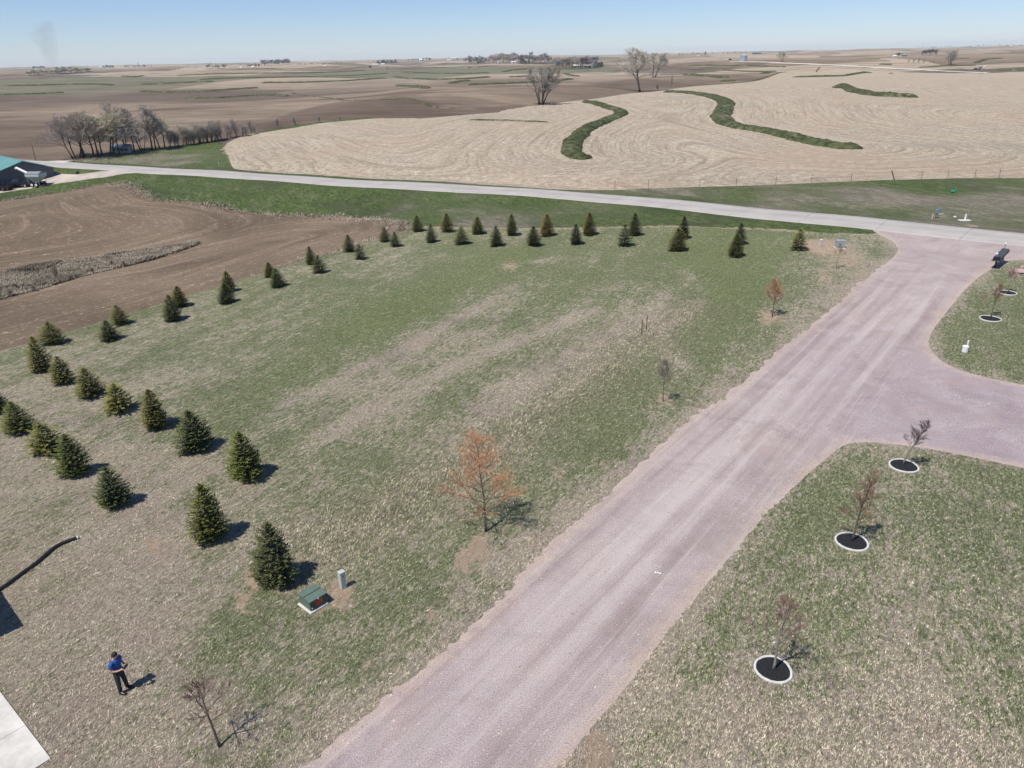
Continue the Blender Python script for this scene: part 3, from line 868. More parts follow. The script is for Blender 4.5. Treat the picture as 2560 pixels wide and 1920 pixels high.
for i, (nm, poly, mk) in list(enumerate(REG)) + [(-1, ('fields', None, 'hills'))]:
    f = F[own == i]
    if not len(f): continue
    used, inv = np.unique(f, return_inverse=True)
    P = V2[used]
    VV = np.column_stack([P, Z[used]])
    at = {}
    if mk == 'lawn':
        at = lawn_maps(P)
    elif mk == 'verge':
        at['lush'] = field(P, VLUSH, 0.02)
        at['dirt'] = 0.6 * np.exp(-(seg_dist(P, SOFT) / 1.2) ** 2) + spots(P, [(2100, 487, 14, .7), (2020, 470, 12, .5), (1960, 440, 14, .5), (1800, 405, 10, .4), (340, 550, 14, .3), (520, 330, 10, .3)])
        if nm == 'grass_verge':
            dre = seg_dist(P, BROWN + [BROWN[0]])
            at['dirt'] = np.maximum(at['dirt'], 0.52 * np.exp(-(dre / 1.3) ** 2))
    elif mk == 'gravel':
        at['edge'] = seg_dist(P, DENSE_G[::2])
        ga, gb = np.array(GRAVEL[1]), np.array(GRAVEL[13])
        gd = (gb - ga) / np.linalg.norm(gb - ga)
        at['lane'] = (P - ga) @ np.array([gd[1], -gd[0]])
        at['drive'] = np.clip(1.1 - sstep((P - ga) @ gd, 50, 78), 0, 1) * (1 - sstep(at['lane'], 7.0, 9.5))
        at['purple'] = field(P, PURPLE, 0.06)
    elif mk == 'plowed':
        ds = [seg_dist(P, EDGE_L), seg_dist(P, DRAW), seg_dist(P, [BROWN[j] for j in range(0, 22)])]
        at['row'] = smin(ds, 5.0)
    elif mk == 'stubble':
        ds = [seg_dist(P, [W(*z2(p))[:2] for p in T20]), seg_dist(P, [W(*z3(p))[:2] for p in T21]), seg_dist(P, [W(*z3(p))[:2] for p in T22]) + 6,
              seg_dist(P, ROAD) + 10, seg_dist(P, outline([(490, 318), (500, 352), (520, 366)])) + 4]
        at['row'] = smin(ds, 7.0)
    elif mk == 'hills':
        at['dark'] = inside(P, densify(DARKF, 0.01, True, 0.5, 3)).astype(float)
    # orient all faces upwards
    fi = inv.reshape(f.shape)
    a, b, c = P[fi[:, 0]], P[fi[:, 1]], P[fi[:, 2]]
    flip = ((b - a)[:, 0] * (c - a)[:, 1] - (b - a)[:, 1] * (c - a)[:, 0]) < 0
    fi[flip] = fi[flip][:, ::-1]
    o = fast_mesh(nm, VV, fi, M[mk], at, True)
    tag(o, kind='structure')
# ---------------------------------------------------------------- roads and terraces
def resample(line, step):
    line = [np.array(p[:2], float) for p in line]
    out = [line[0]]
    for a, b in zip(line[:-1], line[1:]):
        L = np.linalg.norm(b - a)
        n = max(1, int(L / step))
        for i in range(1, n + 1): out.append(a + (b - a) * i / n)
    return np.array(out)
def strip(name, line, width, mat, lift=0.06, step=3.0, cols=5, crown=0.0, ragged=0.0, sm=2):
    L = resample(smooth_line([tuple(p[:2]) for p in line], False, sm), step)
    d = np.gradient(L, axis=0)
    d /= np.linalg.norm(d, axis=1)[:, None]
    nrm = np.column_stack([-d[:, 1], d[:, 0]])
    s_ = np.concatenate([[0], np.cumsum(np.linalg.norm(np.diff(L, axis=0), axis=1))])
    V = []; U = []; Cc = []
    offs = np.linspace(-width / 2, width / 2, cols)
    for i in range(len(L)):
        for j, o_ in enumerate(offs):
            e = 1.0 if j in (0, cols - 1) else 0.0
            oo = o_ + (rnd.gauss(0, ragged) if e else 0)
            p = L[i] + nrm[i] * oo
            V.append((p[0], p[1], 0)); U.append(s_[i]); Cc.append(oo)
    V = np.array(V)
    V[:, 2] = hgt(V[:, 0], V[:, 1]) + lift + crown * (1 - (np.array(Cc) / (width / 2)) ** 2)
    F_ = []
    n = cols
    for i in range(len(L) - 1):
        for j in range(n - 1):
            F_.append((i * n + j, (i + 1) * n + j, (i + 1) * n + j + 1, i * n + j + 1))
    # sloping shoulders down into the ground
    base = len(V)
    ext = []
    for i in range(len(L)):
        for sgn, j in ((-1, 0), (1, n - 1)):
            p = V[i * n + j]
            q = np.array([p[0] + nrm[i][0] * sgn * .35, p[1] + nrm[i][1] * sgn * .35, p[2] - lift - 0.15])
            ext.append(q)
    V = np.vstack([V, ext])
    for i in range(len(L) - 1):
        a, b = base + 2 * i, base + 2 * (i + 1)
        F_.append((a, b, (i + 1) * n, i * n))
        F_.append((i * n + n - 1, (i + 1) * n + n - 1, b + 1, a + 1))
    U += [u for u in s_ for _ in (0, 1)]
    Cc += [width] * (2 * len(L))
    F_ = [tuple(reversed(q)) for q in F_]
    o = fast_mesh(name, V, F_, mat, dict(along=U, across=Cc), True)
    return tag(o, kind='structure')
strip('road', ROAD[1:-1], 6.6, M['road'], 0.07, 3.0, 7, 0.05, 0.04, 1)
lane = simple('pale_crushed_stone', (0.58, 0.54, 0.49), 0.95, var=0.12, scale=0.3)
strip('country_lane', [W(*z3(p))[:2] for p in [(330, 243), (600, 250), (800, 255), (1200, 275), (1600, 293), (1990, 314)]], 7, lane, 0.35, 8, 3)
strip('side_road', [W(148, 350)[:2], W(110, 350.5)[:2], W(80, 352)[:2]], 5, lane, 0.10, 4, 3)

def berm(line, width, height, mat=None, step=2.0, name='grass_terrace'):
    P = [W(*p)[:2] for p in line]
    L = resample(smooth_line([tuple(p) for p in P], False, 2), step)
    if len(L) < 4: return
    d = np.gradient(L, axis=0)
    d /= np.linalg.norm(d, axis=1)[:, None]
    nrm = np.column_stack([-d[:, 1], d[:, 0]])
    prof = [(-.5, -.25), (-.40, .30), (-.22, .85), (-.06, 1), (.1, .98), (.26, .78), (.42, .25), (.5, -.25)]
    V = []
    n = len(prof)
    w1 = np.cumsum(np.random.default_rng(len(L)).normal(0, .05, len(L)))
    w1 = np.convolve(w1 - w1.mean(), np.ones(5) / 5, 'same')
    for i in range(len(L)):
        t = min(i, len(L) - 1 - i) / 4.0
        e = min(1.0, 0.25 + t)
        for a, h_ in prof:
            wd = width * (0.5 + 0.5 * e) * (1 + rnd.gauss(0, .075))
            p = L[i] + nrm[i] * (a * wd + 0.4 * math.sin(i * .37) * .3 + float(np.clip(w1[i], -.5, .5)))
            V.append((p[0], p[1], h_ * height * e * (1 + rnd.gauss(0, .12)) if h_ > 0 else -.4))
    V = np.array(V)
    V[:, 2] += hgt(V[:, 0], V[:, 1])
    F_ = []
    for i in range(len(L) - 1):
        for j in range(n - 1):
            F_.append((i * n + j, i * n + j + 1, (i + 1) * n + j + 1, (i + 1) * n + j))
    F_ = [tuple(reversed(q)) for q in F_]
    o = fast_mesh(name, V, F_, mat or M['berm'], None, True)
    return tag(o, kind='structure')
berm([z2(p) for p in T20], 5.2, .8, step=.9)
berm([z3(p) for p in T21], 6.8, .9, step=1.0)
berm([z3(p) for p in T22], 7.5, 1.4, step=1.4)
berm([z3(p) for p in T23], 6, 1.1, step=3)
FAR1 = [[(0, 400), (200, 396), (450, 390), (620, 388), (725, 393)], [(-40, 457), (150, 455), (300, 448), (410, 442)], [(785, 338), (850, 342), (930, 335)],
        [(900, 390), (1000, 388), (1150, 380), (1375, 370)], [(900, 435), (1100, 440), (1300, 435), (1450, 425), (1660, 412)],
        [(1200, 480), (1400, 478), (1600, 465), (1750, 460), (1840, 465)], [(1140, 333), (1400, 320), (1700, 318), (2000, 315), (2212, 308), (2390, 295)],
        [(1280, 360), (1500, 350), (1800, 345), (2212, 335), (2500, 318)], [(1680, 380), (1900, 378), (2212, 368), (2480, 350)], [(1530, 293), (1900, 287), (2212, 278)]]
FAR2 = [[(400, 310), (600, 318), (800, 320), (960, 315)], [(355, 340), (430, 352), (600, 358), (800, 355), (960, 343)], [(365, 398), (480, 402), (555, 415)],
        [(715, 382), (760, 372), (830, 366)], [(835, 393), (1000, 388), (1190, 380), (1370, 370), (1490, 355)], [(1050, 308), (1100, 298), (1200, 290), (1500, 292), (1660, 285)],
        [(1100, 342), (1200, 338)], [(1445, 318), (1480, 330), (1535, 338)], [(580, 283), (700, 282)], [(830, 280), (1000, 272)]]
FAR3 = [[(60, 268), (300, 268), (500, 272), (680, 277)], [(0, 292), (250, 298), (500, 308), (620, 306)], [(530, 320), (600, 308)], [(10, 325), (150, 335), (300, 345)],
        [(270, 370), (340, 368)], [(1285, 260), (1360, 262)], [(1530, 282), (1700, 272), (1900, 268)], [(2030, 300), (2240, 298)], [(1900, 252), (1960, 228), (2065, 222)]]
for zf, lst in ((z1, FAR1), (z2, FAR2), (z3, FAR3)):
    for ln in lst:
        P = [zf(p) for p in ln]
        r_ = max(np.hypot(*W(*q)[:2]) for q in P)
        q = [np.array(p) for p in P]
        big = []
        for a, b in zip(q[:-1], q[1:]):
            for t in np.linspace(0, 1, 5)[:-1]: big.append(tuple(a + (b - a) * t))
        big.append(tuple(q[-1]))
        # sight lines that jump over a crest are dropped
        W_ = [W(*p) for p in big]
        med = np.median([np.hypot(p[0], p[1]) for p in W_])
        keep = [p for p, w__ in zip(big, W_) if 0.6 * med < np.hypot(w__[0], w__[1]) < 1.6 * med]
        if len(keep) > 3: berm(keep, 9, 1.35 if med > 500 else 1.2, step=max(3.0, med * .008))
# thin unploughed field edges
for zf, ln in ((z2, [(0, 492), (130, 491), (250, 490), (440, 480), (540, 510), (600, 535), (760, 545)]), (z3, [(0, 403), (200, 390), (420, 375), (530, 345), (640, 318), (900, 275)]),
               (z1, [(1880, 440), (2000, 465), (2212, 488)]), (z3, [(760, 258), (1000, 268), (1300, 285), (1700, 302), (1960, 318)]),
               (z2, [(840, 616), (1000, 620), (1160, 626), (1340, 631)])):
    berm([zf(p) for p in ln], 3.0, 0.30, name='unploughed_strip', step=3)

RC = [(1670, 1447, 81), (1840, 1171, 69), (1952, 1007, 60), (2139, 689, 43), (2176, 633, 37)]
# ---------------------------------------------------------------- grass blades on the yard and verge
def tufts(name, n, rlo, rhi, hlo, hhi, region_test, seed, verge=False):
    g_ = np.random.default_rng(seed)
    a = (g_.random(n) - .5) * 1.96
    rr = np.exp(np.log(rlo) + (np.log(rhi) - np.log(rlo)) * g_.random(n))
    P = np.column_stack([np.sin(a) * rr, np.cos(a) * rr])
    P = P[region_test(P)]
    n = len(P)
    mp = lawn_maps(P)
    keep = g_.random(n) > np.clip(mp['dirt'] * 1.6, 0, .95)
    P = P[keep]
    mp = {k_: v[keep] for k_, v in mp.items()}
    n = len(P)
    z = hgt(P[:, 0], P[:, 1])
    V = []; lush = []; weed = []; edge = []; tint = []
    tv = np.clip(g_.normal(1.05, 0.38, n), .35, 2.1)
    for b in range(3):
        az = g_.random(n) * 2 * math.pi
        az = np.where(g_.random(n) < .5, R(42) + g_.normal(0, .5, n), az)
        h_ = (hlo + (hhi - hlo) * g_.random(n)) * (0.8 + 0.6 * mp['weed'])
        ln = h_ * g_.uniform(0.5, 1.6, n)
        wd = h_ * g_.uniform(0.12, 0.30, n)
        dx, dy = np.cos(az), np.sin(az)
        ox, oy = g_.normal(0, .03, n), g_.normal(0, .03, n)
        b0 = np.column_stack([P[:, 0] + ox - dy * wd, P[:, 1] + oy + dx * wd, z - 0.01])
        b1 = np.column_stack([P[:, 0] + ox + dy * wd, P[:, 1] + oy - dx * wd, z - 0.01])
        tp = np.column_stack([P[:, 0] + ox + dx * ln, P[:, 1] + oy + dy * ln, z + h_])
        V.append(np.stack([b0, b1, tp], 1))
    V = np.concatenate(V, 0).reshape(-1, 3)
    Ff = np.arange(len(V)).reshape(-1, 3)
    rep = lambda q: np.tile(np.repeat(q, 3), 3)
    o = fast_mesh(name, V, Ff, M['tuft'], dict(lush=rep(mp['lush']), weed=rep(mp['weed']), edge=rep(mp['edge']), tint=rep(tv)))
    return tag(o, kind='stuff')
def on_lawn(P):
    m = inside(P, DENSE['lawn'])
    for nm in ('gravel_driveway', 'plowed_field'): m &= ~inside(P, DENSE[nm])
    a0, a1 = np.array(W(110, 1640)[:2]), np.array(W(0, 1495)[:2])
    d1 = (a1 - a0) / np.linalg.norm(a1 - a0)
    d2 = np.array([-abs(d1[1]), -abs(d1[0])])
    q = P - a0
    m &= ~((q @ d1 > 0) & (q @ d1 < 6.2) & (q @ d2 > -.02) & (q @ d2 < 3.2))
    for cx, cy, wp in RC:
        c = W(cx, cy)
        m &= np.hypot(P[:, 0] - c.x, P[:, 1] - c.y) > span(c, wp) / 2 + .02
    return m
g1 = tufts('grass', 290000, 15, 95, 0.03, 0.088, on_lawn, 5)
tag(g1, 'short mixed green and straw-coloured grass on the yard', 'grass')
def straw(n, seed):
    g_ = np.random.default_rng(seed)
    a = (g_.random(n) - .5) * 1.96
    rr = np.exp(np.log(15) + (np.log(75) - np.log(15)) * g_.random(n))
    P = np.column_stack([np.sin(a) * rr, np.cos(a) * rr])
    P = P[on_lawn(P)]
    lu = field(P, LUSH)
    cl = np.sin(P[:, 0] * 1.1 + 1.7 * np.sin(P[:, 1] * .6)) * np.sin(P[:, 1] * 1.3 + 1.3 * np.sin(P[:, 0] * .8))
    P = P[g_.random(len(P)) < np.clip((0.75 - lu) * (0.75 + .7 * cl), 0.02, 1)]
    n = len(P)
    z = hgt(P[:, 0], P[:, 1])
    az = g_.normal(R(50), .55, n)
    ln = np.minimum(g_.gamma(1.8, .036, n) + .03, .19)
    wd = ln * g_.uniform(.14, .34, n)
    dx, dy = np.cos(az), np.sin(az)
    q = []
    for f1, f2, hh in ((-.5, 0, .01), (-.1, -.5, .03), (.5, .1, .02), (.1, .5, .04)):
        q.append(np.column_stack([P[:, 0] + dx * ln * f1 - dy * wd * f2, P[:, 1] + dy * ln * f1 + dx * wd * f2, z + hh * g_.uniform(.6, 1.2, n)]))
    V = np.stack(q, 1).reshape(-1, 3)
    g = G('dry_straw', 0.85, 0.15)
    c = g.mx((0.36, 0.30, 0.22), (0.72, 0.65, 0.51), g.attr('tint'))
    o = fast_mesh('dry_straw', V, np.arange(len(V)).reshape(-1, 4), g.done(c), dict(tint=np.repeat(g_.random(n), 4)))
    tag(o, 'pale flattened clumps of dead straw lying in the lawn', 'straw', kind='stuff')
straw(42000, 77)
def on_weeds(P): return inside(P, DENSE['weedy_draw'])

# ---------------------------------------------------------------- loose stones of the drive
def stones(n, seed):
    g_ = np.random.default_rng(seed)
    a = (g_.random(n) - .5) * 1.96
    rr = np.exp(np.log(14) + (np.log(60) - np.log(14)) * g_.random(n))
    P = np.column_stack([np.sin(a) * rr, np.cos(a) * rr])
    e = seg_dist(P, DENSE_G[::2])
    ins = inside(P, DENSE['gravel_driveway'])
    m = (ins & (g_.random(n) < .75)) | (~ins & (e < .8) & (g_.random(n) < .5))
    P = P[m]
    n = len(P)
    s_ = g_.gamma(3.0, 0.0045, n) + .006
    z = hgt(P[:, 0], P[:, 1])
    an = g_.random(n) * 6.28
    V = []
    for k_ in range(4):
        t = an + k_ * math.pi / 2
        f_ = g_.uniform(.7, 1.3, n)
        V.append(np.column_stack([P[:, 0] + np.cos(t) * s_ * f_, P[:, 1] + np.sin(t) * s_ * f_, z - .004]))
    V.append(np.column_stack([P[:, 0], P[:, 1], z + s_ * .8]))
    V = np.stack(V, 1).reshape(-1, 3)
    b = np.arange(n)[:, None] * 5
    Ff = np.concatenate([b + np.array([[0, 1, 4]]), b + np.array([[1, 2, 4]]), b + np.array([[2, 3, 4]]), b + np.array([[3, 0, 4]])])
    g = G('loose_stone', 0.9, 0.2)
    t = g.attr('tint')
    c = g.mx((0.22, 0.165, 0.16), (0.50, 0.42, 0.39), g.rm(t, 0, .8))
    c = g.mx(c, (0.70, 0.66, 0.64), g.rm(t, .985, .99))
    o = fast_mesh('loose_gravel', V, Ff, g.done(c), dict(tint=np.repeat(g_.random(n), 5)))
    tag(o, 'loose pink and grey stones scattered over the gravel drive', 'gravel', kind='stuff')
stones(85000, 9)

# ---------------------------------------------------------------- spruces
def spruce_mesh(seed, n_whorl=17, dens=1.0, fat=0.36, open_=0.0):
    """unit-height spruce crown: whorls of drooping branches covered with needle sprigs"""
    r_ = random.Random(seed)
    V = []; F_ = []; T = []
    def quad(p, d, ln, wd, t):
        d = d.normalized()
        sd_ = d.cross(Vector((r_.uniform(-.4, .4), r_.uniform(-.4, .4), 1)))
        if sd_.length < 1e-3: sd_ = Vector((1, 0, 0))
        sd_.normalize()
        n = len(V)
        V.extend([p - sd_ * wd * .6, p + d * ln * .55 - sd_ * wd, p + d * ln, p + d * ln * .55 + sd_ * wd, ])
        F_.append((n, n + 1, n + 2, n + 3))
        T.extend([t] * 4)
    lobes = [r_.uniform(0, 6.28) for _ in range(3)]
    for i in range(n_whorl):
        t = (i + .5) / n_whorl
        z = 0.05 + 0.915 * t
        shape = (1 - t) ** 0.66 * (0.70 + 0.40 * min(1, t / .24))
        rad = fat * shape
        nb = max(6, int((20 + 8 * (1 - t)) * dens * (0.50 + 0.50 * (1 - t))))
        for k_ in range(nb):
            a = 2 * math.pi * (k_ + r_.random() * .8) / nb + i * 2.4
            L = rad * r_.uniform(0.76 - open_ * .8, 1.12) * (1 + .14 * math.sin(a * 2 + lobes[0]) + .11 * math.sin(a * 3 + lobes[1] + t * 4) + .06 * math.sin(t * 19 + lobes[2]))
            if r_.random() < open_: L *= .6
            zz = z + r_.uniform(-.5, .5) * .93 / n_whorl
            rise_ = 0.55 * t + 0.02 - 0.10 * (1 - t)
            dirh = Vector((math.cos(a), math.sin(a), 0))
            nseg = max(3, int(L / 0.030))
            for s_ in range(nseg + 1):
                q = s_ / nseg
                if q < .25 and t < .85: continue
                p = dirh * (L * q) + Vector((0, 0, zz + rise_ * L * q - 0.12 * L * q * (1 - q)))
                tipness = q
                # side sprigs
                for sg in (-1, 1):
                    da = a + sg * r_.uniform(.5, 1.05)
                    dd_ = Vector((math.cos(da), math.sin(da), r_.uniform(-.15, .55)))
                    quad(p, dd_, r_.uniform(.040, .065) * (1.15 - .45 * t), r_.uniform(.008, .013), min(1, max(0, tipness * .7 + r_.uniform(-.25, .35))))
                quad(p, dirh + Vector((0, 0, r_.uniform(.0, .9))), r_.uniform(.04, .07), r_.uniform(.008, .013), min(1, max(0, tipness * .75 + r_.uniform(-.2, .35))))
    for k_ in range(9):
        a = k_ * 2.4
        quad(Vector((0, 0, .93 + k_ * .005)), Vector((math.cos(a) * .5, math.sin(a) * .5, 1)), .05, .010, .8)
    quad(Vector((0, 0, .95)), Vector((0, 0, 1)), .07, .012, .9)
    me = bpy.data.meshes.new('crown')
    me.from_pydata(V, [], F_)
    me.materials.append(M['needles'])
    at_ = me.attributes.new('tint', 'FLOAT', 'POINT')
    at_.data.foreach_set('value', np.array(T, np.float32))
    me.update()
    return me
SPR = [spruce_mesh(11, 18, 1.0, .36), spruce_mesh(12, 16, .95, .40, .1), spruce_mesh(13, 20, 1.0, .33), spruce_mesh(14, 15, .85, .42, .25), spruce_mesh(15, 17, 1.0, .38, .05)]
SPR_R = []
for me_ in SPR:
    co_ = np.empty(len(me_.vertices) * 3)
    me_.vertices.foreach_get('co', co_)
    co_ = co_.reshape(-1, 3)
    SPR_R.append(float(np.percentile(np.hypot(co_[:, 0], co_[:, 1]), 98.5)))
tm = MB()
tm.tube([(0, 0, -.02), (0, 0, .3), (0, 0, .95)], [.022, .017, .004], 7)
SPR_TRUNK = None
DKG, MIDG, YLG, OLV = (.078, .092, .042), (.116, .134, .042), (.22, .205, .055), (.150, .150, .048)
def spruce(bx, by, ty, wr, var, col, label, rz=None):
    global SPR_TRUNK
    b = W(bx, by)
    b.z = gz(b.x, b.y)
    H = rise(b, bx, ty) * 1.02
    e = empty('spruce_tree', (b.x, b.y, b.z - .02), label, 'spruce tree', 'young spruces planted round the field', rz if rz is not None else rnd.uniform(0, 6.28))
    if SPR_TRUNK is None:
        SPR_TRUNK = tm.build('trunk', M['bark'], e)
        tk = SPR_TRUNK
    else:
        tk = SPR_TRUNK.copy()
        COL.objects.link(tk)
        tk.parent = e
    tk.scale = (H, H, H)
    c = bpy.data.objects.new('crown', SPR[var])
    COL.objects.link(c)
    c.parent = e
    fs = span(b, wr) / (2 * SPR_R[var]) * 1.02
    c.scale = (fs * rnd.uniform(.96, 1.04), fs * rnd.uniform(.96, 1.04), H)
    c.color = (*[x * rnd.uniform(.9, 1.1) for x in col], 1)
    lean = rnd.uniform(-.02, .02)
    c.rotation_euler = (lean, rnd.uniform(-.02, .02), 0)
    return e
SP = [  # base x, base y, top y, width factor, variant, colour, label
    (597, 1257, 1130, 94, 0, DKG, 'dark full spruce nearest the green transformer box, the largest of all'),
    (457, 1167, 1045, 80, 2, MIDG, 'tall narrow bright-green spruce behind and left of the one by the transformer'),
    (535, 1030, 933, 80, 0, MIDG, 'second spruce of the inner row counting from the transformer box'),
    (425, 972, 886, 77, 4, DKG, 'round dark blue-green spruce third in the inner row from the transformer box'),
    (338, 923, 842, 62, 2, OLV, 'narrow pointed spruce fourth in the inner row from the transformer box'),
    (258, 887, 828, 70, 3, YLG, 'squat spreading yellow-green spruce, fifth in the inner row'),
    (197, 855, 795, 66, 1, OLV, 'round bushy spruce sixth in the inner row from the transformer box'),
    (137, 827, 770, 58, 1, OLV, 'small round spruce seventh in the inner row from the transformer box'),
    (89, 801, 727, 52, 4, OLV, 'spruce eighth in the inner row, near the corner of the ploughed field'),
    (250, 1092, 1008, 74, 4, DKG, 'dark ragged spruce second in the outer left row, above the man'),
    (163, 1025, 937, 70, 0, MIDG, 'pointed mid-green spruce third in the outer left row'),
    (103, 977, 915, 76, 3, OLV, 'low spreading spruce fourth in the outer left row'),
    (42, 933, 868, 70, 1, MIDG, 'broad rounded spruce fifth in the outer left row, near the left picture edge'),
    (-3, 888, 845, 52, 4, DKG, 'dark spruce cut by the left picture edge'),
    (115, 742, 695, 56, 1, OLV, 'broad spruce on the grass edge directly behind the one at the field corner'),
    (237, 734, 692, 50, 1, DKG, 'dark round spruce in front of a paler spruce on the ploughed field edge'),
    (260, 700, 659, 46, 3, OLV, 'paler olive spruce touching the ploughed field, behind a dark round one'),
    (373, 692, 638, 48, 4, DKG, 'large dark spruce standing against another at the left field edge'),
    (389, 662, 618, 40, 2, MIDG, 'spruce half hidden behind a large dark spruce at the left field edge'),
    (490, 654, 612, 40, 0, DKG, 'dark spruce in front of a taller one midway along the ploughed field edge'),
    (494, 630, 586, 36, 2, MIDG, 'taller spruce rising behind a dark one midway along the ploughed field edge'),
    (600, 619, 580, 36, 4, DKG, 'dark spruce in front of a small paler one on the ploughed field edge'),
    (583, 598, 566, 28, 2, OLV, 'small pale spruce on the ploughed field edge behind a dark one'),
    (690, 589, 551, 35, 1, DKG, 'dark spruce sixth pair along the ploughed field edge, the front one'),
    (672, 571, 532, 26, 2, MIDG, 'narrow spruce at the ploughed field edge just behind a rounder dark one'),
    (755, 544, 507, 26, 2, DKG, 'narrow dark spruce beside the thin brownish one near the far field corner'),
    (778, 560, 527, 29, 3, (.06, .062, .035), 'thin brownish spruce near the far corner of the ploughed field'),
    (832, 522, 491, 26, 4, DKG, 'small dark spruce at the far corner tip of the ploughed field'),
    (854, 532, 501, 29, 1, DKG, 'small round spruce just in front of the one at the ploughed field tip'),
    (902, 499.5, 465, 31, 0, OLV, 'first spruce of the back row below the road, counted from the ploughed field'),
    (931, 523, 484, 29, 4, DKG, 'first spruce of the front row below the road, counted from the ploughed field'),
    (966, 501, 460, 29, 2, OLV, 'second spruce of the back row below the road, counted from the ploughed field'),
    (997, 527, 490, 39, 1, MIDG, 'second spruce of the front row below the road, round and full'),
    (1032, 504.5, 468, 35, 0, OLV, 'third spruce of the back row below the road, broad at the foot'),
    (1072, 531, 488, 35, 4, DKG, 'third spruce of the front row below the road, dark and dense'),
    (1106, 508, 463, 33, 2, MIDG, 'fourth spruce of the back row below the road, slim and dark'),
    (1153, 531, 489, 33, 2, (.048, .056, .030), 'fourth spruce of the front row below the road, thin grey-green'),
    (1181, 509, 462, 37, 0, YLG, 'fifth spruce of the back row below the road, yellow-green'),
    (1244, 527, 484, 33, 4, (.045, .055, .030), 'fifth spruce of the front row below the road, grey-green'),
    (1272, 507, 459, 37, 0, OLV, 'sixth spruce of the back row below the road, tall olive'),
    (1349, 531, 485, 37, 3, (.046, .054, .030), 'sixth spruce of the front row below the road, loose grey-green'),
    (1370, 508.5, 460, 31, 2, DKG, 'slim dark spruce behind the loose grey-green one, seventh of the back row'),
    (1463, 541, 493, 41, 0, OLV, 'front spruce of the overlapping pair on the dark green grass, left pair'),
    (1475, 515, 467, 32, 2, DKG, 'rear spruce of the left overlapping pair on the dark green grass'),
    (1588, 553, 505, 43, 0, MIDG, 'front spruce of the right overlapping pair, on the dark green grass'),
    (1597, 527, 482, 30, 2, DKG, 'rear spruce of the right overlapping pair on the dark green grass'),
    (1723, 539, 494, 43, 3, YLG, 'yellowish spruce standing alone beside the bare earth and utility boxes')]
for a in SP: spruce(*a)

# ---------------------------------------------------------------- bare deciduous trees
def grow(seed, H, trunk_h, spread, r0, n1=9, n2=7, n3=5, lean=(0, 0), up_=.55, stems=1, sides=5, twig_r=.004, clear=.3, bud=0):
    """skeleton of a leafless tree -> (limb tubes, twig tubes, buds) lists"""
    r_ = random.Random(seed)
    limbs = MB(); tw = MB(); tint = []; buds = []
    def bend(p, d, L, nseg, wob, lift):
        out = [p]
        d = d.normalized()
        for i in range(nseg):
            d = (d + Vector((r_.gauss(0, wob), r_.gauss(0, wob), r_.gauss(0, wob) + lift))).normalized()
            p = p + d * (L / nseg)
            out.append(p)
        return out, d
    for s_ in range(stems):
        a0 = r_.uniform(0, 6.28)
        base = Vector((math.cos(a0), math.sin(a0), 0)) * (0.05 * H * (stems > 1) * r_.uniform(.3, 1))
        d0 = Vector((lean[0] + (math.cos(a0) * .16 if stems > 1 else 0), lean[1] + (math.sin(a0) * .16 if stems > 1 else 0), 1))
        hh = H * (r_.uniform(.8, 1.0) if stems > 1 else 1.0)
        main, _ = bend(base + Vector((0, 0, -.03 * H * .3)), d0, hh * .97, 10, .045, .03)
        rr = [r0 * ((1 - i / 10.5) ** .9) * (1.25 if i == 0 else 1) for i in range(11)]
        limbs.tube(main, rr, sides + 2)
        for k_ in range(n1):
            t = clear + (1 - clear) * (k_ + r_.uniform(.0, .8)) / n1
            i = min(9, int(t * 10))
            p = main[i].lerp(main[i + 1], t * 10 - i)
            a = k_ * 2.399 + r_.uniform(-.4, .4)
            if stems > 1: a = a0 + r_.gauss(0, 1.2)
            tt = (t - clear) / (1 - clear)
            L = spread * H * (1 - .72 * tt) * r_.uniform(.75, 1.15)
            d = Vector((math.cos(a), math.sin(a), up_ + .8 * tt + r_.uniform(-.1, .2)))
            br, _ = bend(p, d, L, 5, .11, .05)
            rb = max(twig_r * 1.6, r0 * .42 * (1 - tt * .65))
            limbs.tube(br, [rb * (1 - j / 6.5) for j in range(6)], sides, cap=False)
            for m in range(n2):
                t2 = .2 + .8 * (m + r_.random()) / n2
                j = min(4, int(t2 * 5))
                p2 = br[j].lerp(br[j + 1], t2 * 5 - j)
                bd = (br[j + 1] - br[j]).normalized()
                sdv = bd.cross(Vector((r_.gauss(0, 1), r_.gauss(0, 1), r_.gauss(0, 1)))).normalized()
                d2 = (bd * .9 + sdv * r_.uniform(.5, .95) + Vector((0, 0, .18))).normalized()
                L2 = L * r_.uniform(.28, .55) * (1.15 - .6 * t2) + .03 * H
                b2, _ = bend(p2, d2, L2, 3, .13, .05)
                n0 = len(tw.v)
                tw.tube(b2, [rb * .42, rb * .30, twig_r, twig_r * .7], 3, cap=False)
                tint += [r_.uniform(.1, .5)] * (len(tw.v) - n0)
                for q in range(n3):
                    t3 = .25 + .75 * (q + r_.random()) / n3
                    jj = min(2, int(t3 * 3))
                    p3 = b2[jj].lerp(b2[jj + 1], t3 * 3 - jj)
                    bd3 = (b2[jj + 1] - b2[jj]).normalized()
                    sd3 = bd3.cross(Vector((r_.gauss(0, 1), r_.gauss(0, 1), r_.gauss(0, 1)))).normalized()
                    L3 = L2 * r_.uniform(.35, .7)
                    p4 = p3 + (bd3 + sd3 * r_.uniform(.4, .9) + Vector((0, 0, .2))).normalized() * L3
                    n0 = len(tw.v)
                    tw.tube([p3, p4], [twig_r, twig_r * .55], 3, cap=False)
                    tint += [r_.uniform(.3, 1)] * (len(tw.v) - n0)
                    if bud: buds.append((p4, r_.random()))
                    if bud and r_.random() < .5: buds.append((p3.lerp(p4, .6), r_.random()))
    return limbs, tw, tint, buds
